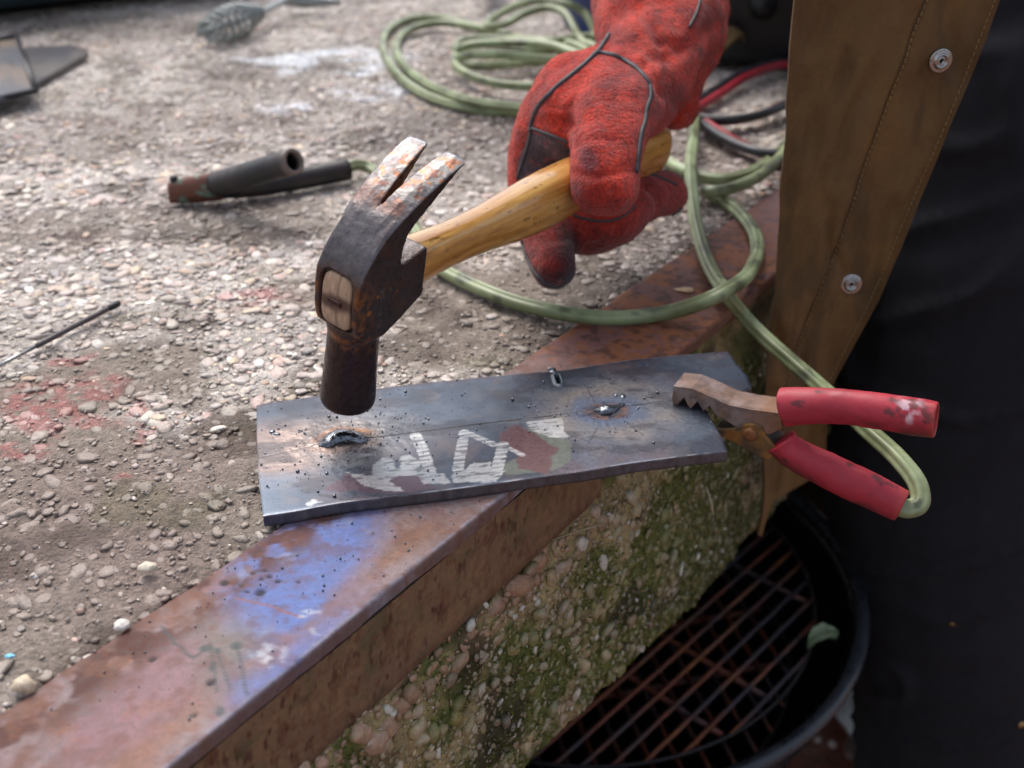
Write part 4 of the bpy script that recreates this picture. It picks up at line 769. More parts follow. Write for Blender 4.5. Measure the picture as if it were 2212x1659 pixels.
# glove
G = lambda x, y, d, : at(x, y, d)
glove_parts = [
 ([G(1440, 60, .70), G(1405, 130, .672), G(1360, 200, .645)], [.036, .034, .031], {}),                       # wrist into hand
 ([G(1395, 130, .665), G(1310, 210, .64), G(1235, 260, .625)], [.027, .030, .026], {}),                       # back of the hand
 ([G(1335, 190, .635), G(1302, 270, .600), G(1289, 345, .580), G(1290, 405, .575)], [.025, .0180, .0148, .0150], {}),
 ([G(1360, 200, .630), G(1340, 275, .598), G(1327, 345, .582), G(1322, 410, .577)], [.025, .0175, .0145, .0148], {}),   # big finger in front of the handle
 ([G(1345, 240, .605), G(1330, 330, .590), G(1335, 410, .586)], [.014, .014, .0125], {}),
 ([G(1270, 270, .606), G(1268, 330, .588), G(1270, 400, .580)], [.011, .0105, .0100], {}),
 ([G(1240, 200, .645), G(1180, 280, .635), G(1158, 360, .640), G(1162, 450, .640), G(1180, 520, .628), G(1198, 578, .612)], [.024, .0195, .0175, .0160, .0155, .0132], {}),  # forefinger behind and below the handle
 ([G(1190, 470, .645), G(1260, 500, .640), G(1330, 480, .640), G(1372, 450, .645)], [.0125, .0150, .0145, .0130], {}),  # second finger curled under
 ([G(1310, 470, .66), G(1390, 425, .675), G(1438, 418, .685)], [.0125, .0165, .0150], {}),                    # third finger
 ([G(1300, 400, .68), G(1340, 330, .70), G(1330, 250, .69)], [.015, .017, .02], {}),                          # palm behind
 ([G(1440, 70, .70), G(1450, 160, .695), G(1462, 225, .695)], [.030, .026, .017], {}),                        # loose skirt of the cuff
 ([G(1405, 60, .69), G(1420, -40, .73), G(1435, -150, .78)], [.036, .041, .046], {}),
 ([G(1490, 120, .70), G(1500, 60, .72), G(1490, -60, .75)], [.018, .022, .024], {}),
 ([G(1345, 90, .68), G(1340, 10, .71), G(1350, -100, .75)], [.017, .020, .024], {}),
]
gv = closed_union(glove_parts, .0019, 16, 'welding_glove')
V = co(gv); n = normals(gv); q = V-CAM; dd = q@Fv; gx_ = 1106+F_PX*q[:, 0]/dd; gy_ = 829.5-F_PX*(q@Uv)/dd
# creases of the cuff and where the finger leaves the hand
wr = sst(300, 60, gy_); V += n*(-.0006*np.exp(-(np.abs(fbm(V*np.array([1, 1, .8]), .022, 2, 36)-.5)/.035)**2))[:, None]; V += n*((.0040*(fbm(V*np.array([1.3, 1, .8]), .030, 2, 31)-.5)*2)*wr+.0012*(fbm(V, .014, 3, 32)-.5)*2)[:, None]
for pts, wd, dp in [([(1500, 255), (1440, 200), (1395, 150), (1345, 118)], 14, .0028), ([(1530, 60), (1470, 110), (1400, 130)], 16, .003), ([(1175, 262), (1240, 268), (1290, 250)], 15, .0020), ([(1330, 0), (1345, 60), (1300, 105)], 16, .0022), ([(1250, 215), (1300, 190), (1360, 195)], 18, -.0015), ([(1560, 110), (1520, 160), (1500, 230)], 14, .003), ([(1232, 318), (1275, 300), (1330, 300)], 9, .0010), ([(1240, 372), (1290, 382), (1370, 365)], 7, .0013), ([(1120, 500), (1170, 520), (1235, 512)], 8, .0010), ([(1420, 60), (1450, 130), (1440, 200)], 13, .0030), ([(1380, 20), (1420, 80), (1480, 100)], 12, .0026), ([(1200, 230), (1215, 200), (1260, 170)], 12, .0014)]:
    dl = seg_d(np.c_[gx_, gy_], pts); V -= n*(dp*np.exp(-(dl/wd)**2)*(n@(-Fv) > 0))[:, None]
setco(gv, V)
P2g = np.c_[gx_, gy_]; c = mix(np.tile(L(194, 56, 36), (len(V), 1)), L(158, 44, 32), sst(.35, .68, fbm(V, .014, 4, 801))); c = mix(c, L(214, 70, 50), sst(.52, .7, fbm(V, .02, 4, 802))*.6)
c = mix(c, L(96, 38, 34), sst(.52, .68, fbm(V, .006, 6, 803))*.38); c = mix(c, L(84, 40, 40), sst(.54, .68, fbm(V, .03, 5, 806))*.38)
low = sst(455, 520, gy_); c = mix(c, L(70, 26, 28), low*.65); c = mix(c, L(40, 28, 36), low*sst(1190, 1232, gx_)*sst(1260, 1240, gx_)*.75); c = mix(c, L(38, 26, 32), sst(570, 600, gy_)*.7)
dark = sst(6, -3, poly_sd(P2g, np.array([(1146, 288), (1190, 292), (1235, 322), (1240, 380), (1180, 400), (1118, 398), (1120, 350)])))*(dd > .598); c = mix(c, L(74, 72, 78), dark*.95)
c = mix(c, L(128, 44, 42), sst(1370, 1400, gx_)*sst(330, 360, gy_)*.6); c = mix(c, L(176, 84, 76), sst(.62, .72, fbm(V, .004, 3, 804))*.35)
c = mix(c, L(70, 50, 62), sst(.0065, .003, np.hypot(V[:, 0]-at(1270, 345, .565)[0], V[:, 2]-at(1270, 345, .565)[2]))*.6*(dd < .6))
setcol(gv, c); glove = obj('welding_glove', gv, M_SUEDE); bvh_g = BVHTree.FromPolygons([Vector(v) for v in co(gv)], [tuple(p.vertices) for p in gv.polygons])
place(glove, person); glove['label'] = 'red suede welding gauntlet with dark piping'
def on_glove(x, y, lift=.0004):
    h, nn, _, _ = bvh_g.ray_cast(Vector(CAM), Vector(ray(x, y)).normalized())
    return None if h is None else np.array(h)+np.array(nn)*lift
for pts, r_ in [([(1331, 4), (1326, 40), (1318, 70), (1300, 100), (1288, 114), (1262, 140), (1222, 172), (1195, 195), (1165, 228), (1150, 262), (1147, 284)], .0014),
            ([(1288, 114), (1320, 119), (1350, 132), (1378, 152), (1400, 180), (1405, 205), (1396, 235), (1392, 262), (1384, 290), (1378, 330), (1374, 372)], .0014),
            ([(1147, 284), (1140, 315), (1128, 352), (1118, 386)], .0010), ([(1147, 276), (1180, 288), (1215, 302), (1228, 308)], .0010),
            ([(1226, 452), (1240, 466), (1275, 476), (1310, 478), (1345, 468), (1368, 446), (1373, 420)], .0008), ([(1124, 505), (1136, 548), (1156, 588), (1186, 614), (1222, 622)], .0009), ([(1382, 380), (1410, 378), (1440, 390), (1462, 400)], .0008), ([(1400, 476), (1440, 470), (1474, 448)], .0008), ([(1512, 0), (1503, 30), (1488, 60)], .0011)]:
    P_ = [on_glove(*p) for p in catmull(pts, 6)]; P_ = [p for p in P_ if p is not None]; seg = [P_[0]] if P_ else []; mb = MB()
    for a_, b_ in zip(P_[:-1], P_[1:]):
        if np.linalg.norm(b_-a_) < .014: seg.append(b_)
        else:
            if len(seg) > 3: mb.add(*tube(np.array(seg), r_, 6))
            seg = [b_]
    if len(seg) > 3 and (mb.n == 0 or len(seg) > 8): mb = MB(); mb.add(*tube(np.array(seg), r_, 6))
    if mb.n: o = obj('piping', mb.mesh('piping'), M_PIPE); o.data.materials.append(M_PIPE); setco(o.data, co(o.data)-np.array(person.location)); o.parent = glove
# suede nap: short fibres that soften the outline
rg = np.random.RandomState(3); V = co(gv); n_ = normals(gv); k_ = rg.choice(len(V), min(26000, len(V)), replace=False); b_ = V[k_]; nn = n_[k_]+(rg.rand(len(k_), 3)-.5)*1.5; nn /= np.linalg.norm(nn, axis=1)[:, None]
tip = b_+nn*(.0009+.0012*rg.rand(len(k_), 1)); sd2 = np.cross(nn, rg.rand(len(k_), 3)-.5); sd2 /= np.linalg.norm(sd2, axis=1)[:, None]+1e-9
ca = np.empty(len(V)*4, np.float32); gv.color_attributes['Col'].data.foreach_get('color', ca); ca = ca.reshape(-1, 4)[k_, :3]
VV = np.stack([b_-sd2*.00012, b_+sd2*.00012, tip], 1).reshape(-1, 3); o = obj('suede_nap', mesh_np('suede_nap', VV, np.arange(len(VV)).reshape(-1, 3), np.repeat(np.clip(ca*1.15, 0, 1), 3, 0), False), M_SUEDE, glove, 'stuff')

# ------------------------------------------------------------------ cables
def groove(a): 
    return 1 - .26*math.exp(-((((a-1.2+math.pi) % (2*math.pi))-math.pi)/.30)**2) - .22*math.exp(-((((a-2.5+math.pi) % (2*math.pi))-math.pi)/.30)**2) - .22*math.exp(-((((a+.1+math.pi) % (2*math.pi))-math.pi)/.30)**2)
def cable(name, pts, r, m, label, cat='cable', n=28, step=8, col=(152, 172, 118)):
    P_ = catmull(pts, step); V, F = tube(P_, r, n, sect=groove)
    ring = np.repeat(P_, n, 0); c = mix(np.tile(L(150, 160, 118)*.9, (len(V), 1)), L(112, 120, 84), sst(.35, .65, fbm(V, .03, 4, 901))); c = mix(c, L(72, 74, 58), sst(.58, .68, fbm(V, .012, 4, 902))*.75); c = mix(c, L(166, 184, 140), sst(.55, .7, fbm(V, .02, 3, 903))*.5)
    o = obj(name, mesh_np(name, V, F, c), m); tag(o, label, cat); return o
Rc = .0047
pts = [on(1590, 250, Rc), on(1540, 262, .012)]
_c0 = on(1462, 877, ZP); _cd = (on(1519, 892, ZP)-_c0)[:2]; _cd /= np.linalg.norm(_cd); _cn = np.array([-_cd[1], _cd[0], 0]); _r = ray(1945, 1094); DE = float(((_c0-CAM)@_cn)/(_r@_cn))+.006
cl_path = [at(1925, 1085, DE), at(1948, 1096, DE), at(1966, 1098, DE), at(1984, 1090, DE), at(1988, 1070, DE+.002), at(1976, 1035, DE+.006), at(1935, 985, DE+.016), at(1880, 935, DE+.034), at(1830, 888, DE+.054), at(1780, 842, .600), at(1720, 790, .620), at(1650, 728, .642), at(1604, 680, .655), on(1565, 630, .0120), on(1532, 575, .0085), on(1509, 505, .0085), on(1496, 430, .014), on(1492, 350, .014), on(1499, 285, .012), on(1490, 225, .018), on(1430, 190, Rc), on(1340, 210, Rc), on(1250, 235, Rc)]
coil = [on(1150, 243, Rc), on(1060, 240, Rc), on(980, 226, Rc), on(910, 200, Rc), on(858, 160, Rc), on(828, 108, Rc), on(838, 66, Rc), on(885, 42, Rc), on(950, 38, Rc), on(1020, 56, Rc), on(1080, 78, Rc), on(1160, 92, Rc), on(1300, 110, .012), on(1420, 90, Rc), on(1390, 60, .015), on(1280, 92, .016),
 on(1150, 110, .016), on(1060, 116, .014), on(1000, 112, .012), on(984, 100, .012), on(1010, 86, .014), on(1080, 84, .016), on(1170, 92, .020), on(1290, 80, .022), on(1330, 130, .02), on(1230, 128, .014), on(1120, 136, .012), on(1040, 142, .010), on(1000, 134, .010), on(985, 118, .012), on(1010, 98, .022), on(1100, 92, .026), on(1200, 100, .03), on(1300, 150, .02), on(1240, 185, .012), on(1150, 187, .012), on(1080, 182, .012), on(1020, 165, .012), on(985, 142, .012), on(1000, 122, .02), on(1080, 118, .025), on(1250, 130, .02), on(1300, 100, .02), on(1282, 60, .02), on(1262, 28, .03), on(1225, 8, .04), on(1170, 0, .04), on(1115, 12, .035), on(1070, 36, .025), on(1052, 54, .02), on(1090, 52, .025), on(1135, 28, .035), on(1185, 16, .04), on(1222, 30, .04), on(1240, 60, .03), on(1260, 90, .02), on(1320, 120, .02), on(1290, 200, .02), on(1200, 238, .014), on(1120, 232, .0135), on(1020, 218, .0135), on(940, 190, .009), on(892, 160, .006), on(862, 126, .006), on(856, 98, .006), on(872, 72, .007), on(915, 54, .008), on(970, 50, .009), on(1050, 62, .012), on(1130, 84, .014), on(1250, 100, .02), on(1360, 200, .015), on(1405, 290, Rc), on(1435, 338, Rc), on(1465, 362, Rc), on(1525, 384, Rc), on(1584, 384, Rc), on(1644, 360, Rc), on(1700, 310, Rc), on(1780, 240, Rc)]
cable('welding_cable', cl_path+coil, Rc, M_GREEN, 'long green welding cable coiled on the slab and looping to the red clamp')
cb = [on(745, 362, .0095), on(775, 356, .009), on(805, 366, .006), on(840, 395, Rc), on(870, 440, Rc), on(895, 490, Rc), on(925, 545, Rc), on(960, 583, Rc), on(1010, 610, Rc), on(1080, 640, Rc), on(1150, 662, Rc), on(1240, 680, Rc), on(1330, 687, Rc), on(1435, 676, .007), on(1510, 655, .018), on(1563, 630, .024), on(1608, 600, .020), on(1630, 565, .012), on(1636, 532, .009), on(1628, 502, .007), on(1605, 468, Rc), on(1572, 440, Rc), on(1540, 422, Rc), on(1524, 414, Rc+.004), on(1545, 414, .013), on(1590, 404, .013), on(1644, 378, .013), on(1690, 335, .012), on(1760, 270, Rc)]
cable('electrode_cable', cb, Rc, M_GREEN, 'green electrode cable looping in front of the gloved hand to the black tubular holder')
for nm, lab, P0 in (('red_black_lead', 'red and black twin lead forming the upper loop between glove and apron', [on(1760, 120, .012), on(1704, 140, .012), on(1664, 146, .012), on(1604, 168, .010), on(1557, 198, .008), on(1511, 226, .006), on(1480, 246, .006), on(1525, 262, .006), on(1585, 264, .007), on(1644, 252, .008), on(1700, 228, .009), on(1780, 190, .01)]),
                    ('red_black_lead', 'red and black twin lead curving under the upper loop to the apron edge', [on(1440, 215, .006), on(1480, 240, .006), on(1511, 264, .006), on(1557, 296, .006), on(1604, 321, .006), on(1650, 336, .006), on(1700, 338, .006), on(1790, 320, .006)])):
    root = thing(nm, lab, 'cable', tuple(P0[0])); P_ = catmull(P0, 8); T_ = np.gradient(P_, axis=0); T_ /= np.linalg.norm(T_, axis=1)[:, None]; sdv_ = np.cross(T_, (0, 0, 1)); sdv_ /= np.linalg.norm(sdv_, axis=1)[:, None]; ph = np.linspace(0, .6, len(P_))[:, None]
    w_ = sdv_*np.cos(ph)+np.array([[0, 0, 1]])*np.sin(ph)
    for k_, m_, nn_ in ((-1, M_RCAB, 'red_strand'), (1, M_BCAB, 'black_strand')): place(obj(nn_, mesh_np(nn_, *tube(P_+k_*w_*.0042+np.array([0, 0, .002]), .0042, 12)), m_), root)

# ------------------------------------------------------------------ ground clamp with red grips
CP0 = on(1462, 877, ZP); YC = float(CP0[1]); TW = .016
cdir = (on(1519, 892, ZP)-CP0)[:2]; cdir /= np.linalg.norm(cdir)*(1 if cdir[0] > 0 else -1); CR = np.array([[cdir[0], -cdir[1], 0], [cdir[1], cdir[0], 0], [0, 0, 1]]); cn = CR[:, 1]
def Kw(a, b): r = ray(1398.8+.31*a, 740.5+.31*b); return CAM+r*(((CP0-CAM)@cn)/(r@cn))          # on the clamp's vertical plane, which turns a little towards the camera
def K(a, b): q = Kw(a, b); return (float((q-CP0)[:2]@cdir+CP0[0]), float(q[2]))
_place = place
def place(o, root):
    if root.name.startswith('ground_clamp'): setco(o.data, (co(o.data)-CP0)@CR.T+CP0)
    return _place(o, root)
clamp = thing('ground_clamp', 'rusty toothed ground clamp with worn red grips biting the plate end', 'clamp', tuple(Kw(746, 627)))
side = [(178, 300), (168, 395), (176, 428), (206, 436), (252, 384), (296, 466), (346, 412), (388, 482), (432, 440), (462, 490), (480, 510), (530, 532), (600, 580), (700, 612), (850, 640), (935, 600), (935, 490), (700, 460), (560, 430), (440, 372), (310, 316)]
def jaw(name, poly, y0, y1, colf, bev=.0011):
    me = mesh_np(name, *prism([K(*p) for p in poly], y0, y1, 1)); me = bevelled(me, bev, 3); me2 = evald(me, [('SUBSURF', dict(levels=2, render_levels=2, subdivision_type='SIMPLE'))], name)
    me2.polygons.foreach_set('use_smooth', np.full(len(me2.polygons), False)); V = co(me2); setcol(me2, colf(V)); o = obj(name, me2, M_RUST); place(o, clamp); return o
def rustc(V):
    c = mix(np.tile(L(136, 118, 112), (len(V), 1)), L(116, 92, 80), sst(.4, .6, fbm(V, .010, 4, 1001))); c = mix(c, L(146, 102, 66), sst(.58, .70, fbm(V, .005, 5, 1002))*.5); c = mix(c, L(70, 58, 56), sst(.58, .7, fbm(V, .005, 4, 1003))*.5)
    return mix(c, L(126, 82, 44), sst(.036, .052, V[:, 0]-K(178, 300)[0])*.6)
ridge = [(178, 300), (310, 316), (440, 372), (560, 430), (700, 460), (935, 490)]
def channel():
    mb = MB(); w_ = .0017; sp = [K(*p) for p in side]; mb.add(*prism(sp, YC, YC+w_, 1)); mb.add(*prism(sp, YC+TW-w_, YC+TW, 1))
    rp_ = [K(*p) for p in ridge]; lo_ = [(u+(.0012 if i == 0 else 0), z-.0017) for i, (u, z) in enumerate(rp_)]; mb.add(*prism(rp_+lo_[::-1], YC+.0002, YC+TW-.0002, 1))
    n0, n1 = K(178, 300), K(170, 410); mb.add(*prism([n0, (n0[0]+.0018, n0[1]), (n1[0]+.0018, n1[1]), n1], YC+.0002, YC+TW-.0002, 1)); me = mb.mesh('upper_jaw'); fixn(me); return me
me = bevelled(channel(), .0005, 2); me = evald(me, [('SUBSURF', dict(levels=2, render_levels=2, subdivision_type='SIMPLE'))], 'upper_jaw'); me.polygons.foreach_set('use_smooth', np.full(len(me.polygons), False)); setcol(me, rustc(co(me))); place(obj('upper_jaw', me, M_RUST), clamp)
lowj = [(470, 580), (510, 596), (600, 588), (690, 558), (750, 556), (800, 582), (832, 650), (915, 745), (850, 806), (760, 772), (620, 690), (530, 650), (490, 620)]
jaw('lower_jaw', lowj, YC-.0016, YC+.0006, lambda V: mix(np.tile(L(140, 98, 48), (len(V), 1)), L(84, 70, 52), sst(.4, .62, fbm(V, .006, 4, 1004))), .0005)
jaw('lower_jaw_inner', [(470, 600), (600, 620), (760, 600), (900, 740), (850, 800), (620, 690)], YC+.0012, YC+.015, lambda V: np.tile(L(60, 46, 36), (len(V), 1)), .0005)
p_ = K(722, 625); V, F = lathe(np.array([(.1, 0), (3.6, 0), (3.4, .9), (2.3, 1.5), (1.0, 1.6), (.1, 1.6)])*mm, 24, (frame_to((0, -1, 0)), np.array([p_[0], YC-.0016, p_[1]]))); me = mesh_np('pivot_rivet', V, F, L(130, 84, 50)); place(obj('pivot_rivet', me, M_RUST), clamp)
def grip(pts, name, lab):
    """pts: (top a,b), (bottom a,b) pairs in crop px; a flattened sleeve"""
    P_, R_ = [], []
    for (a0, b0, a1, b1) in pts: t_, b__ = np.array(K(a0, b0)), np.array(K(a1, b1)); c_ = (t_+b__)/2; P_.append((c_[0], YC+.0035, c_[1])); R_.append(np.linalg.norm(t_-b__)/2*.95)
    P_ = catmull(P_, 8); R_ = np.interp(np.linspace(0, 1, len(P_)), np.linspace(0, 1, len(R_)), R_)
    n = 32; V, F = tube(P_, R_, n, cap=False, ry=.86, up=(0, 0, 1)); V2, F2 = tube(P_[-14:], R_[-14:]*.88, n, cap=False, ry=.84)
    mb = MB(); mb.add(V, F); mb.add(V2, [f[:, ::-1] for f in F2]); m_ = len(P_); a_ = np.arange(n)+(m_-1)*n; b_ = np.arange(n)+m_*n+13*n; mb.F[4].append(np.stack([a_, np.roll(a_, -1), np.roll(b_, -1), b_], 1)); mb.F[n] = [np.arange(n)[None, ::-1], (np.arange(n)+m_*n+5*n)[None]]
    me = mb.mesh(name); me = evald(me, [('SUBSURF', dict(levels=1, render_levels=1))], name); V = co(me); V += normals(me)*(.0006*(fbm(V, .012, 3, 41)-.5)*2)[:, None]; setco(me, V)
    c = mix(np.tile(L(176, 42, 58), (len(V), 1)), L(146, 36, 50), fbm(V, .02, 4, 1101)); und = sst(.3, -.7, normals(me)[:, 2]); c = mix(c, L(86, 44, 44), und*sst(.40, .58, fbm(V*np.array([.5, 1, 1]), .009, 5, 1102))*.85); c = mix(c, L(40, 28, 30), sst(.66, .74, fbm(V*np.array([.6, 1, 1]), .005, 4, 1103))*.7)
    wsp = np.array([K(1815, 465)[0], K(1815, 465)[1]]); c = mix(c, L(206, 176, 184), sst(.008, .002, np.hypot(V[:, 0]-wsp[0], V[:, 2]-wsp[1]))*sst(.45, .6, fbm(V, .003, 3, 1104))*(und < .5)*.8*(lab == 1))
    c = mix(c, L(176, 70, 52), sst(.004, .0, P_[-1][0]-V[:, 0])*.4); setcol(me, c); place(obj(name, me, M_RGRIP), clamp)
grip([(936, 338, 932, 604), (1000, 335, 990, 596), (1200, 338, 1190, 584), (1400, 352, 1380, 590), (1600, 375, 1580, 620), (1800, 405, 1775, 655), (2016, 440, 1990, 684)], 'grip_sleeve', 1)
grip([(962, 608, 862, 800), (1010, 668, 900, 835), (1120, 735, 1000, 915), (1300, 812, 1180, 1010), (1500, 905, 1390, 1115), (1660, 985, 1560, 1190), (1797, 1062, 1728, 1264)], 'grip_sleeve', 2)

# ------------------------------------------------------------------ electrode holder: copper jaw with two black tubes
Q = lambda a, b, z: on(329+.248*a, 274+.248*b, z)
hold = thing('electrode_holder', 'copper-tipped electrode holder with two black tubular arms lying on the slab', 'electrode holder', tuple(Q(600, 560, .0)))
def add_tubepart(name, pts, rads, colr, mt, open_end=False, ry=1., n=28):
    P_ = catmull(pts, 8); R_ = np.interp(np.linspace(0, 1, len(P_)), np.linspace(0, 1, len(rads)), rads)
    if open_end:
        mb = MB(); V, F = tube(P_, R_, n, cap=False, ry=ry); mb.add(V, F); V2, F2 = tube(P_, R_*.74, n, cap=False, ry=ry); mb.add(V2, [f[:, ::-1] for f in F2]); m_ = len(P_)
        a_ = np.arange(n)+(m_-1)*n; b_ = a_+m_*n; mb.F[4].append(np.stack([a_, np.roll(a_, -1), np.roll(b_, -1), b_], 1)); mb.F[n] = [np.arange(n)[None, ::-1], (np.arange(n)+m_*n)[None]]
        me = mb.mesh(name)
    else: me = mesh_np(name, *tube(P_, R_, n, ry=ry))
    V = co(me); setcol(me, colr(V)); o = obj(name, me, mt); place(o, hold); return o
black = lambda V: mix(np.tile(L(26, 26, 30), (len(V), 1)), L(44, 38, 38), sst(.4, .65, fbm(V, .02, 3, 61)))
A0, A1 = Q(560, 500, .017), Q(1235, 300, .050)
def openrim(V): c = black(V); d = (A1-A0)/np.linalg.norm(A1-A0); return mix(c, L(122, 108, 100), sst(.003, .0, (A1-V)@d)*.8)
add_tubepart('tube_arm', [A0, A0*.6+A1*.4, A1], [.0092, .0092, .0090], openrim, M_TUBE, True)
add_tubepart('tube_arm', [Q(600, 560, .008), Q(900, 520, .009), Q(1300, 450, .0095), Q(1705, 372, .0098)], [.006, .0080, .0085, .0085], black, M_TUBE)
def copper(V): c = mix(np.tile(L(120, 72, 56), (len(V), 1)), L(88, 60, 50), fbm(V, .012, 4, 62)); return mix(c, L(96, 138, 124), sst(.58, .68, fbm(V, .006, 4, 63))*.7)
add_tubepart('copper_jaw', [Q(160, 560, .010), Q(300, 540, .012), Q(450, 520, .015), Q(590, 492, .0172)], [.0066, .0092, .0094, .0094], copper, M_RUST, False, .7)
add_tubepart('copper_jaw', [Q(150, 610, .006), Q(350, 600, .006), Q(600, 575, .007)], [.0050, .0060, .0060], copper, M_RUST, False, .8)
V, F = lathe([(.0001, 0), (.003, 0), (.003, .003), (.0018, .004), (.0001, .004)], 16, (np.eye(3), Q(190, 470, .018))); place(obj('screw_head', mesh_np('screw_head', V, F, (.02, .02, .02)), M_TUBE), hold)

# ------------------------------------------------------------------ stick electrode
p0, p1, p2_ = on(-14, 797, .0030), on(79, 747, .0034), on(254, 656, .0044)
rod = thing('welding_electrode', 'partly used stick electrode with dark flux coating and bare silver end', 'welding rod', tuple(p1))
place(obj('bare_end', mesh_np('bare_end', *tube(np.array([p0, (p0+p1)/2, p1]), .0011, 14), (.55, .56, .58)), M_SNAP), rod)
P_ = catmull([p1, p1*.66+p2_*.34, p1*.3+p2_*.7, p2_], 10); R_ = np.full(len(P_), .00165); R_[0] = .0012; V, F = tube(P_, R_, 16); V += (fbm(V, .003, 3, 5)-.5)[:, None]*.0004; place(obj('flux_coating', mesh_np('flux_coating', V, F, L(72, 64, 66)), M_ROD), rod)
P_ = np.array([p2_+(p1-p2_)*.13, p2_+(p1-p2_)*.06, p2_, p2_+(p2_-p1)*.03]); V, F = tube(P_, [.0018, .0021, .0021, .0012], 14); V += (np.random.RandomState(2).rand(*V.shape)-.5)*.0005; place(obj('burnt_tip', mesh_np('burnt_tip', V, F, (.008, .008, .009)), M_ROD), rod)

# ------------------------------------------------------------------ chipping hammer with coil-spring handle at the back
c0, c1 = on(446, 68, .020), on(566, 26, .022)
chip = thing('chipping_hammer', 'slag hammer with conical coil spring handle lying at the back of the slab', 'slag hammer', tuple(on(500, 60, 0)))
ax_ = c1-c0; Ln = np.linalg.norm(ax_); M3 = frame_to(ax_); tt = np.linspace(0, 1, 620); rr2 = np.interp(tt, [0, .25, .55, .8, 1], [.010, .018, .0195, .012, .005]); a_ = tt*2*math.pi*10
P_ = c0+(np.stack([rr2*np.cos(a_), rr2*np.sin(a_), tt*Ln], 1))@M3.T; P_[:, 2] = np.maximum(P_[:, 2], .0025)
grc = lambda V: mix(np.tile(L(160, 166, 164), (len(V), 1)), L(118, 122, 120), fbm(V, .012, 3, 71))
V, F = tube(P_, .0023, 8); place(obj('coil_handle', mesh_np('coil_handle', V, F, grc(V)), M_GREY), chip)
V, F = tube(catmull([on(424, 74, .014), c0+ax_*.2, c0+ax_*.7, c1, on(612, 3, .020), on(640, -8, .02)], 6), .0038, 12); place(obj('shaft', mesh_np('shaft', V, F, grc(V)), M_GREY), chip)
V, F = tube(catmull([on(612, 0, .016), on(660, 4, .014), on(735, 6, .012)], 6), [.0075, .0085, .0035], 14, ry=.6); V2 = V; place(obj('hammer_head', mesh_np('hammer_head', V, F, grc(V)), M_GREY), chip)

# ------------------------------------------------------------------ scrap plates at the left
def slabpiece(name, pts, th, z0, colr, mt=M_PLATE, lift=None):
    P_ = [on(x, y, z0+th)[:2] for x, y in pts]; me = mesh_np(name, *prism(P_, z0, z0+th, 2)); me = bevelled(me, .0006, 2); me = evald(me, [('SUBSURF', dict(levels=3, render_levels=3, subdivision_type='SIMPLE'))], name); me.polygons.foreach_set('use_smooth', np.full(len(me.polygons), False)); V = co(me); setcol(me, colr(V)); return obj(name, me, mt)
dk = lambda V: mix(np.tile(L(62, 62, 70), (len(V), 1)), L(92, 88, 86), sst(.45, .65, fbm(V, .03, 4, 81)))
o = slabpiece('scrap_plate', [(20, 122), (60, 100), (152, 97), (190, 110), (176, 122), (78, 178), (30, 170)], .006, .001, dk); tag(o, 'dark grey steel offcut with ragged edge, partly under the rimmed plate', 'steel offcut')
rp = thing('rimmed_plate', 'scorched steel plate with raised dark rim at the left picture edge', 'steel plate', tuple(on(20, 150, 0)))
sc_ = lambda V: mix(mix(np.tile(L(112, 98, 88), (len(V), 1)), L(70, 74, 84), sst(.4, .6, fbm(V*np.array([.4, 1, 1]), .03, 4, 82))), L(40, 38, 40), sst(.6, .7, fbm(V*np.array([.3, 1, 1]), .012, 4, 83))*.7)
o = slabpiece('plate_face', [(-90, 108), (-20, 92), (33, 84), (72, 190), (0, 212), (-110, 232)], .005, .012, sc_); place(o, rp)
for a_, b_ in (((36, 78), (76, 196)), ((76, 196), (-110, 234)), ((-90, 102), (36, 78))):
    A_, B_ = on(*a_, .016), on(*b_, .016); V, F = tube(np.array([A_, (A_+B_)/2, B_]), .0030, 8); V[:, 2] = np.clip(V[:, 2], .008, .022); place(obj('raised_rim', mesh_np('raised_rim', V, F, L(34, 34, 38)), M_PLATE), rp)

# ------------------------------------------------------------------ things behind: teal case, blue tub, brown leather, black machine
def rbox(c, s, yaw, w=.02, name='body'):
    R_ = np.array([[math.cos(yaw), -math.sin(yaw), 0], [math.sin(yaw), math.cos(yaw), 0], [0, 0, 1]]); me = mesh_np(name, *box((0, 0, 0), s, R_)); V = co(me)+np.array(c); setco(me, V); fixn(me); m = evald(me, [('BEVEL', dict(width=w, segments=4, limit_method='ANGLE'))], name); return m
a_ = on(185, 34, 0); case = thing('tool_case', 'dark teal rounded case standing at the top left of the slab', 'case', tuple(a_))
yd = on(375, 12)-on(0, 60); yaw = math.atan2(yd[1], yd[0]); cc = a_+np.array([-.045, .135, 0]); place(obj('shell', rbox(cc+np.array([.02, 0, .09]), (.42, .24, .15), yaw, .035), M_CASE), case); place(obj('base', rbox(cc+np.array([-.09, -.018, .022]), (.40, .22, .042), yaw, .012), M_CASEB), case)  # black base added for the dark shadow under the case
V, F = tube(catmull([cc+np.array([-.09, -.02, .165]), cc+np.array([-.07, -.02, .205]), cc+np.array([.07, -.01, .205]), cc+np.array([.09, -.01, .165])], 6), .008, 10); place(obj('carry_handle', mesh_np('carry_handle', V, F), M_CASEB), case)
a_ = on(1262, 84, 0); V, F = lathe([(.001, 0), (.075, 0), (.078, .004), (.092, .11), (.096, .112), (.096, .118), (.089, .118), (.075, .008), (.001, .008)], 48, (np.eye(3), a_+np.array([.055, .085, 0])))
tag(obj('blue_tub', mesh_np('blue_tub', V, F), M_BLUE), 'blue plastic tub behind the coiled green cable', 'tub')
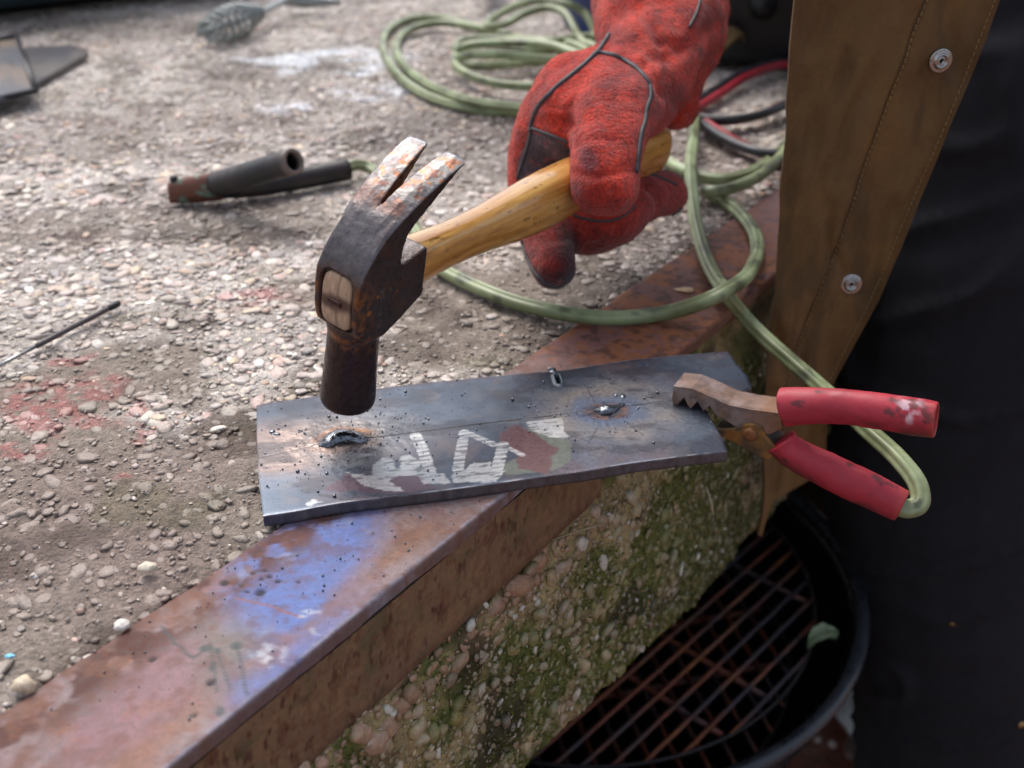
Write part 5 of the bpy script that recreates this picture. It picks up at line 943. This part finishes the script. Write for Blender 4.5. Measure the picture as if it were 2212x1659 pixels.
def sheet(name, pts, amp, seed, label, cat, colr, h=.02):
    P_ = np.array(pts, float); nu_ = 30; g_ = coons(P_[[0, 1]], P_[[3, 2]], P_[[0, 3]], P_[[1, 2]], nu_, nu_).reshape(-1, 2); z_ = .006+h*fbm(g_, .06, 3, seed)+amp*np.abs(np.sin(g_[:, 0]*60+g_[:, 1]*30)); idx = np.arange(nu_*nu_).reshape(nu_, nu_)
    me = mesh_np(name, np.c_[g_, z_], np.stack([idx[:-1, :-1], idx[1:, :-1], idx[1:, 1:], idx[:-1, 1:]], -1).reshape(-1, 4), L(*colr)); me = evald(me, [('SOLIDIFY', dict(thickness=.003))], name); tag(obj(name, me, M_LEATH), label, cat)
sheet('leather_cloth', [on(1036, 34)[:2], on(1072, 14)[:2], on(1100, -50)[:2], on(1040, -50)[:2]], .012, 3, 'crumpled brown leather cloth behind the top of the cable coil', 'cloth', (120, 92, 44), .03)
a_ = on(1600, 168, 0); mach = thing('welding_machine', 'black welding machine in shadow between the glove and the apron', 'welding machine', tuple(a_))
cc = a_+np.array([.08, .14, .13]); place(obj('housing', rbox(cc, (.30, .24, .25), -.12, .012), M_CASEB), mach)
for dx in (-.06, .02): V, F = lathe([(.0001, 0), (.014, 0), (.014, .012), (.009, .014), (.009, .022), (.0001, .022)], 20, (frame_to((-.12, -1, 0)), cc+np.array([dx, -.121+dx*-.12, -.06]))); place(obj('socket', mesh_np('socket', V, F), M_DARKHOLE), mach)
sheet('leather_flap', [on(1556, 178)[:2], on(1600, 168)[:2], on(1625, 90)[:2], on(1560, 80)[:2]], .01, 5, 'fold of brown leather lying right of the red glove cuff', 'leather', (88, 68, 36), .05)

# ------------------------------------------------------------------ kettle barbecue under the slab
KC = np.array([.0575, .7370]); KR = .2480; ZR = -.330
ket = thing('kettle_barbecue', 'black kettle barbecue bowl with rusty grates below the slab', 'barbecue', (*KC, -.80))
pr_ = [(.0001, -.205), (.07, -.198), (.13, -.175), (.185, -.13), (.225, -.07), (.243, -.01), (.2445, .0), (.239, .0), (.236, -.012), (.218, -.07), (.178, -.125), (.125, -.168), (.07, -.19), (.0001, -.197)]
V, F = lathe(pr_, 96, (np.eye(3), np.array([*KC, ZR]))); place(obj('bowl', mesh_np('bowl', V, F), M_KETT), ket)
a_ = np.linspace(0, 2*math.pi, 129); ringp = np.stack([KC[0]+KR*.985*np.cos(a_), KC[1]+KR*.985*np.sin(a_), np.full(129, ZR)], 1); place(obj('rim', mesh_np('rim', *tube(ringp, .0060, 12)), mat('sheen_enamel_rim', rough=.34, attr=False, c1=(.024, .028, .036), scale=90, vary=.35, bump=.2)), ket)  # rim coloured lighter than the bowl to give its bluish sheen
for k_ in range(3): an_ = .4+k_*2.09; V, F = tube(np.array([(KC[0]+.12*math.cos(an_), KC[1]+.12*math.sin(an_), ZR-.16), (KC[0]+.24*math.cos(an_), KC[1]+.24*math.sin(an_), -.80)]), .009, 10); place(obj('leg', mesh_np('leg', V, F), M_KETT), ket)
def grate(nm, R_, z, ang, pitch, r, offs, crosses, dim, seed):
    g_o = bpy.data.objects.new(nm, None); COL.objects.link(g_o); g_o.location = (KC[0]-ket.location[0], KC[1]-ket.location[1], z-ket.location[2]); g_o.parent = ket
    d = np.array([math.cos(ang), math.sin(ang)]); n_ = np.array([-d[1], d[0]]); rgg = np.random.RandomState(seed)
    def rodm(A_, B_, rr_, name):
        P_ = np.linspace(0, 1, 14)[:, None]; P_ = A_*(1-P_)+B_*P_; P_ = P_+(rgg.rand(*P_.shape)-.5)*.0005; V, F = tube(P_, rr_, 8); t_ = fbm(V+seed, .03, 4, 17); c = mix(np.tile(L(122, 66, 44), (len(V), 1)), L(70, 62, 66), sst(.42, .58, t_)); c = mix(c, L(150, 92, 48), sst(.6, .7, fbm(V+seed, .015, 3, 18))*.6)
        obj(name, mesh_np(name, V, F, c*dim), M_GRATE, g_o)
    k0 = int(R_/pitch)
    for k_ in range(-k0, k0+1):
        o_ = k_*pitch+offs
        if abs(o_) < R_*.98: h_ = math.sqrt(R_*R_-o_*o_); rodm(np.r_[n_*o_-d*h_, 0.], np.r_[n_*o_+d*h_, 0.], r, 'bar')
    for o_ in crosses: h_ = math.sqrt(R_*R_-o_*o_)*.97; rodm(np.r_[d*o_-n_*h_, -.0042], np.r_[d*o_+n_*h_, -.0042], r*1.25, 'cross_bar')
    P_ = np.stack([R_*np.cos(a_), R_*np.sin(a_), 0*a_], 1); V, F = tube(P_, r*.9, 8); obj('ring', mesh_np('ring', V, F, L(44, 38, 38)*dim), M_GRATE, g_o)
ang = math.radians(46.9); nG = np.array([-math.sin(ang), math.cos(ang)]); dG = np.array([math.cos(ang), math.sin(ang)])
o1 = float((on(1261.6, 1261.6+.2976*930, -.342)[:2]-KC)@nG); pt = .0158; o1 = (o1+pt/2) % pt-pt/2
x1 = float((on(1500, 1410, -.344)[:2]-KC)@dG); x2 = float((on(1545, 1575, -.344)[:2]-KC)@dG)
grate('cooking_grate', .207, -.342, ang, pt, .0021, o1, [c_ for c_ in (x1, x2, x1+.12) if abs(c_) < .2], .9, 3)
grate('charcoal_grate', .195, -.415, ang+1.0, .022, .0024, .003, (-.07, .0, .07), 1.0, 9)
# leaf on the grate, and a crumpled white scrap on the ground
def leaf(name, C_, L_, W_, yaw_, mt, curl=.01):
    u = np.linspace(-1, 1, 15); v = np.linspace(-1, 1, 7); V = []
    for a_u in u:
        for b_v in v: w_ = W_*(1-abs(a_u)**2.2)**.7; V.append((a_u*L_, b_v*w_, curl*(b_v*b_v)-curl*.8*a_u*a_u+.0008*math.sin(a_u*9)))
    V = np.array(V); cy, sy = math.cos(yaw_), math.sin(yaw_); V = V@np.array([[cy, sy, 0], [-sy, cy, 0], [0, 0, 1]])+C_; idx = np.arange(105).reshape(15, 7)
    return evald(mesh_np(name, V, np.stack([idx[:-1, :-1], idx[1:, :-1], idx[1:, 1:], idx[:-1, 1:]], -1).reshape(-1, 4)), [('SOLIDIFY', dict(thickness=.0006))], name)
tag(obj('fallen_leaf', leaf('fallen_leaf', on(1778, 1378, -.333), .014, .0065, .35, M_LEAF), M_LEAF), 'pale green curled leaf lying on the barbecue grate', 'leaf')
V = IC2[0]*(1+.35*(np.random.RandomState(4).rand(42, 1)-.5) if len(IC2[0]) == 42 else 1+.35*(np.random.RandomState(4).rand(len(IC2[0]), 1)-.5))*np.array([.020, .040, .022]); me = mesh_np('paper_scrap', V+on(1838, 1535, -.775), IC2[1]); wrinkle(me, .006, .02, 5)
tag(obj('paper_scrap', evald(me, [('SUBSURF', dict(levels=2, render_levels=2))], 'paper_scrap'), M_WHITE), 'crumpled whitish scrap on the reddish ground beside the barbecue', 'litter')
# stones and twigs of the ground that show beside the kettle
rg = np.random.RandomState(8); n = 420; c_ = np.array([*on(1850, 1560, -.8)[:2]]); P_ = c_+rg.randn(n, 2)*.22; r_ = .004+.018*rg.rand(n)**2.5
col = np.array([L(196, 116, 90), L(170, 104, 84), L(160, 146, 134), L(120, 100, 88), L(206, 184, 170)])[rg.randint(0, 5, n)]
V, F, C = blobs(IC1, np.c_[P_, np.full(n, -.795)], np.stack([r_*1.3, r_, r_*.5], 1), rot_batch(rg.rand(n)*6, rg.rand(n)*.6, rg.rand(n)*.6), col, .5)
tag(obj('ground_rubble', mesh_np('ground_rubble', V, F, C, False), M_PEB, kind='stuff'), 'reddish brick and stone rubble on the ground by the barbecue', 'rubble')
# a few small loose things
def chip_(x, y, z, s, label, cat, colr, seed, name='loose_chip'):
    rr_ = np.random.RandomState(seed); V = IC2[0]*(1+.5*(rr_.rand(len(IC2[0]), 1)-.5))*np.array(s)+on(x, y, z); tag(obj(name, mesh_np(name, V, IC2[1], L(*colr)), M_PEB), label, cat)
chip_(1480, 626, ZI+.0008, (.0062, .0035, .0009), 'small tan wood chip lying on the far end of the angle iron', 'wood chip', (206, 172, 130), 3, 'wood_chip')
chip_(20, 1417, .0006, (.0020, .0012, .0005), 'tiny light blue chip near the left picture edge', 'plastic chip', (120, 190, 220), 4, 'plastic_chip')
chip_(52, 1478, .0035, (.0046, .0034, .0032), 'loose cream pebble beside the angle iron at bottom left', 'pebble', (222, 200, 172), 5, 'loose_pebble')
chip_(262, 1350, .0030, (.0030, .0026, .0018), 'loose white pebble with dark centre against the iron', 'pebble', (226, 218, 208), 6, 'loose_pebble')
chip_(318, 1225, .0026, (.0042, .0026, .0018), 'pale cream irregular pebble just above the iron', 'pebble', (220, 206, 184), 7, 'loose_pebble')
p_ = on(1537, 1085, 0); P_ = catmull([onY(1525, 1052, .55), onY(1535, 1080, .545), onY(1541, 1112, .545)], 6); tag(obj('straw', mesh_np('straw', *tube(P_, .0006, 6), L(176, 168, 140)), M_PEB), 'thin pale straw against the mossy side of the slab', 'straw')
o = obj('straw', mesh_np('straw', *tube(catmull([onY(1190, 1168, .425), onY(1240, 1150, .425), onY(1300, 1132, .43)], 6), .0005, 6), L(160, 150, 118)), M_PEB); tag(o, 'short pale straw lying where iron leg meets moss', 'straw')
bpy.context.view_layer.update()
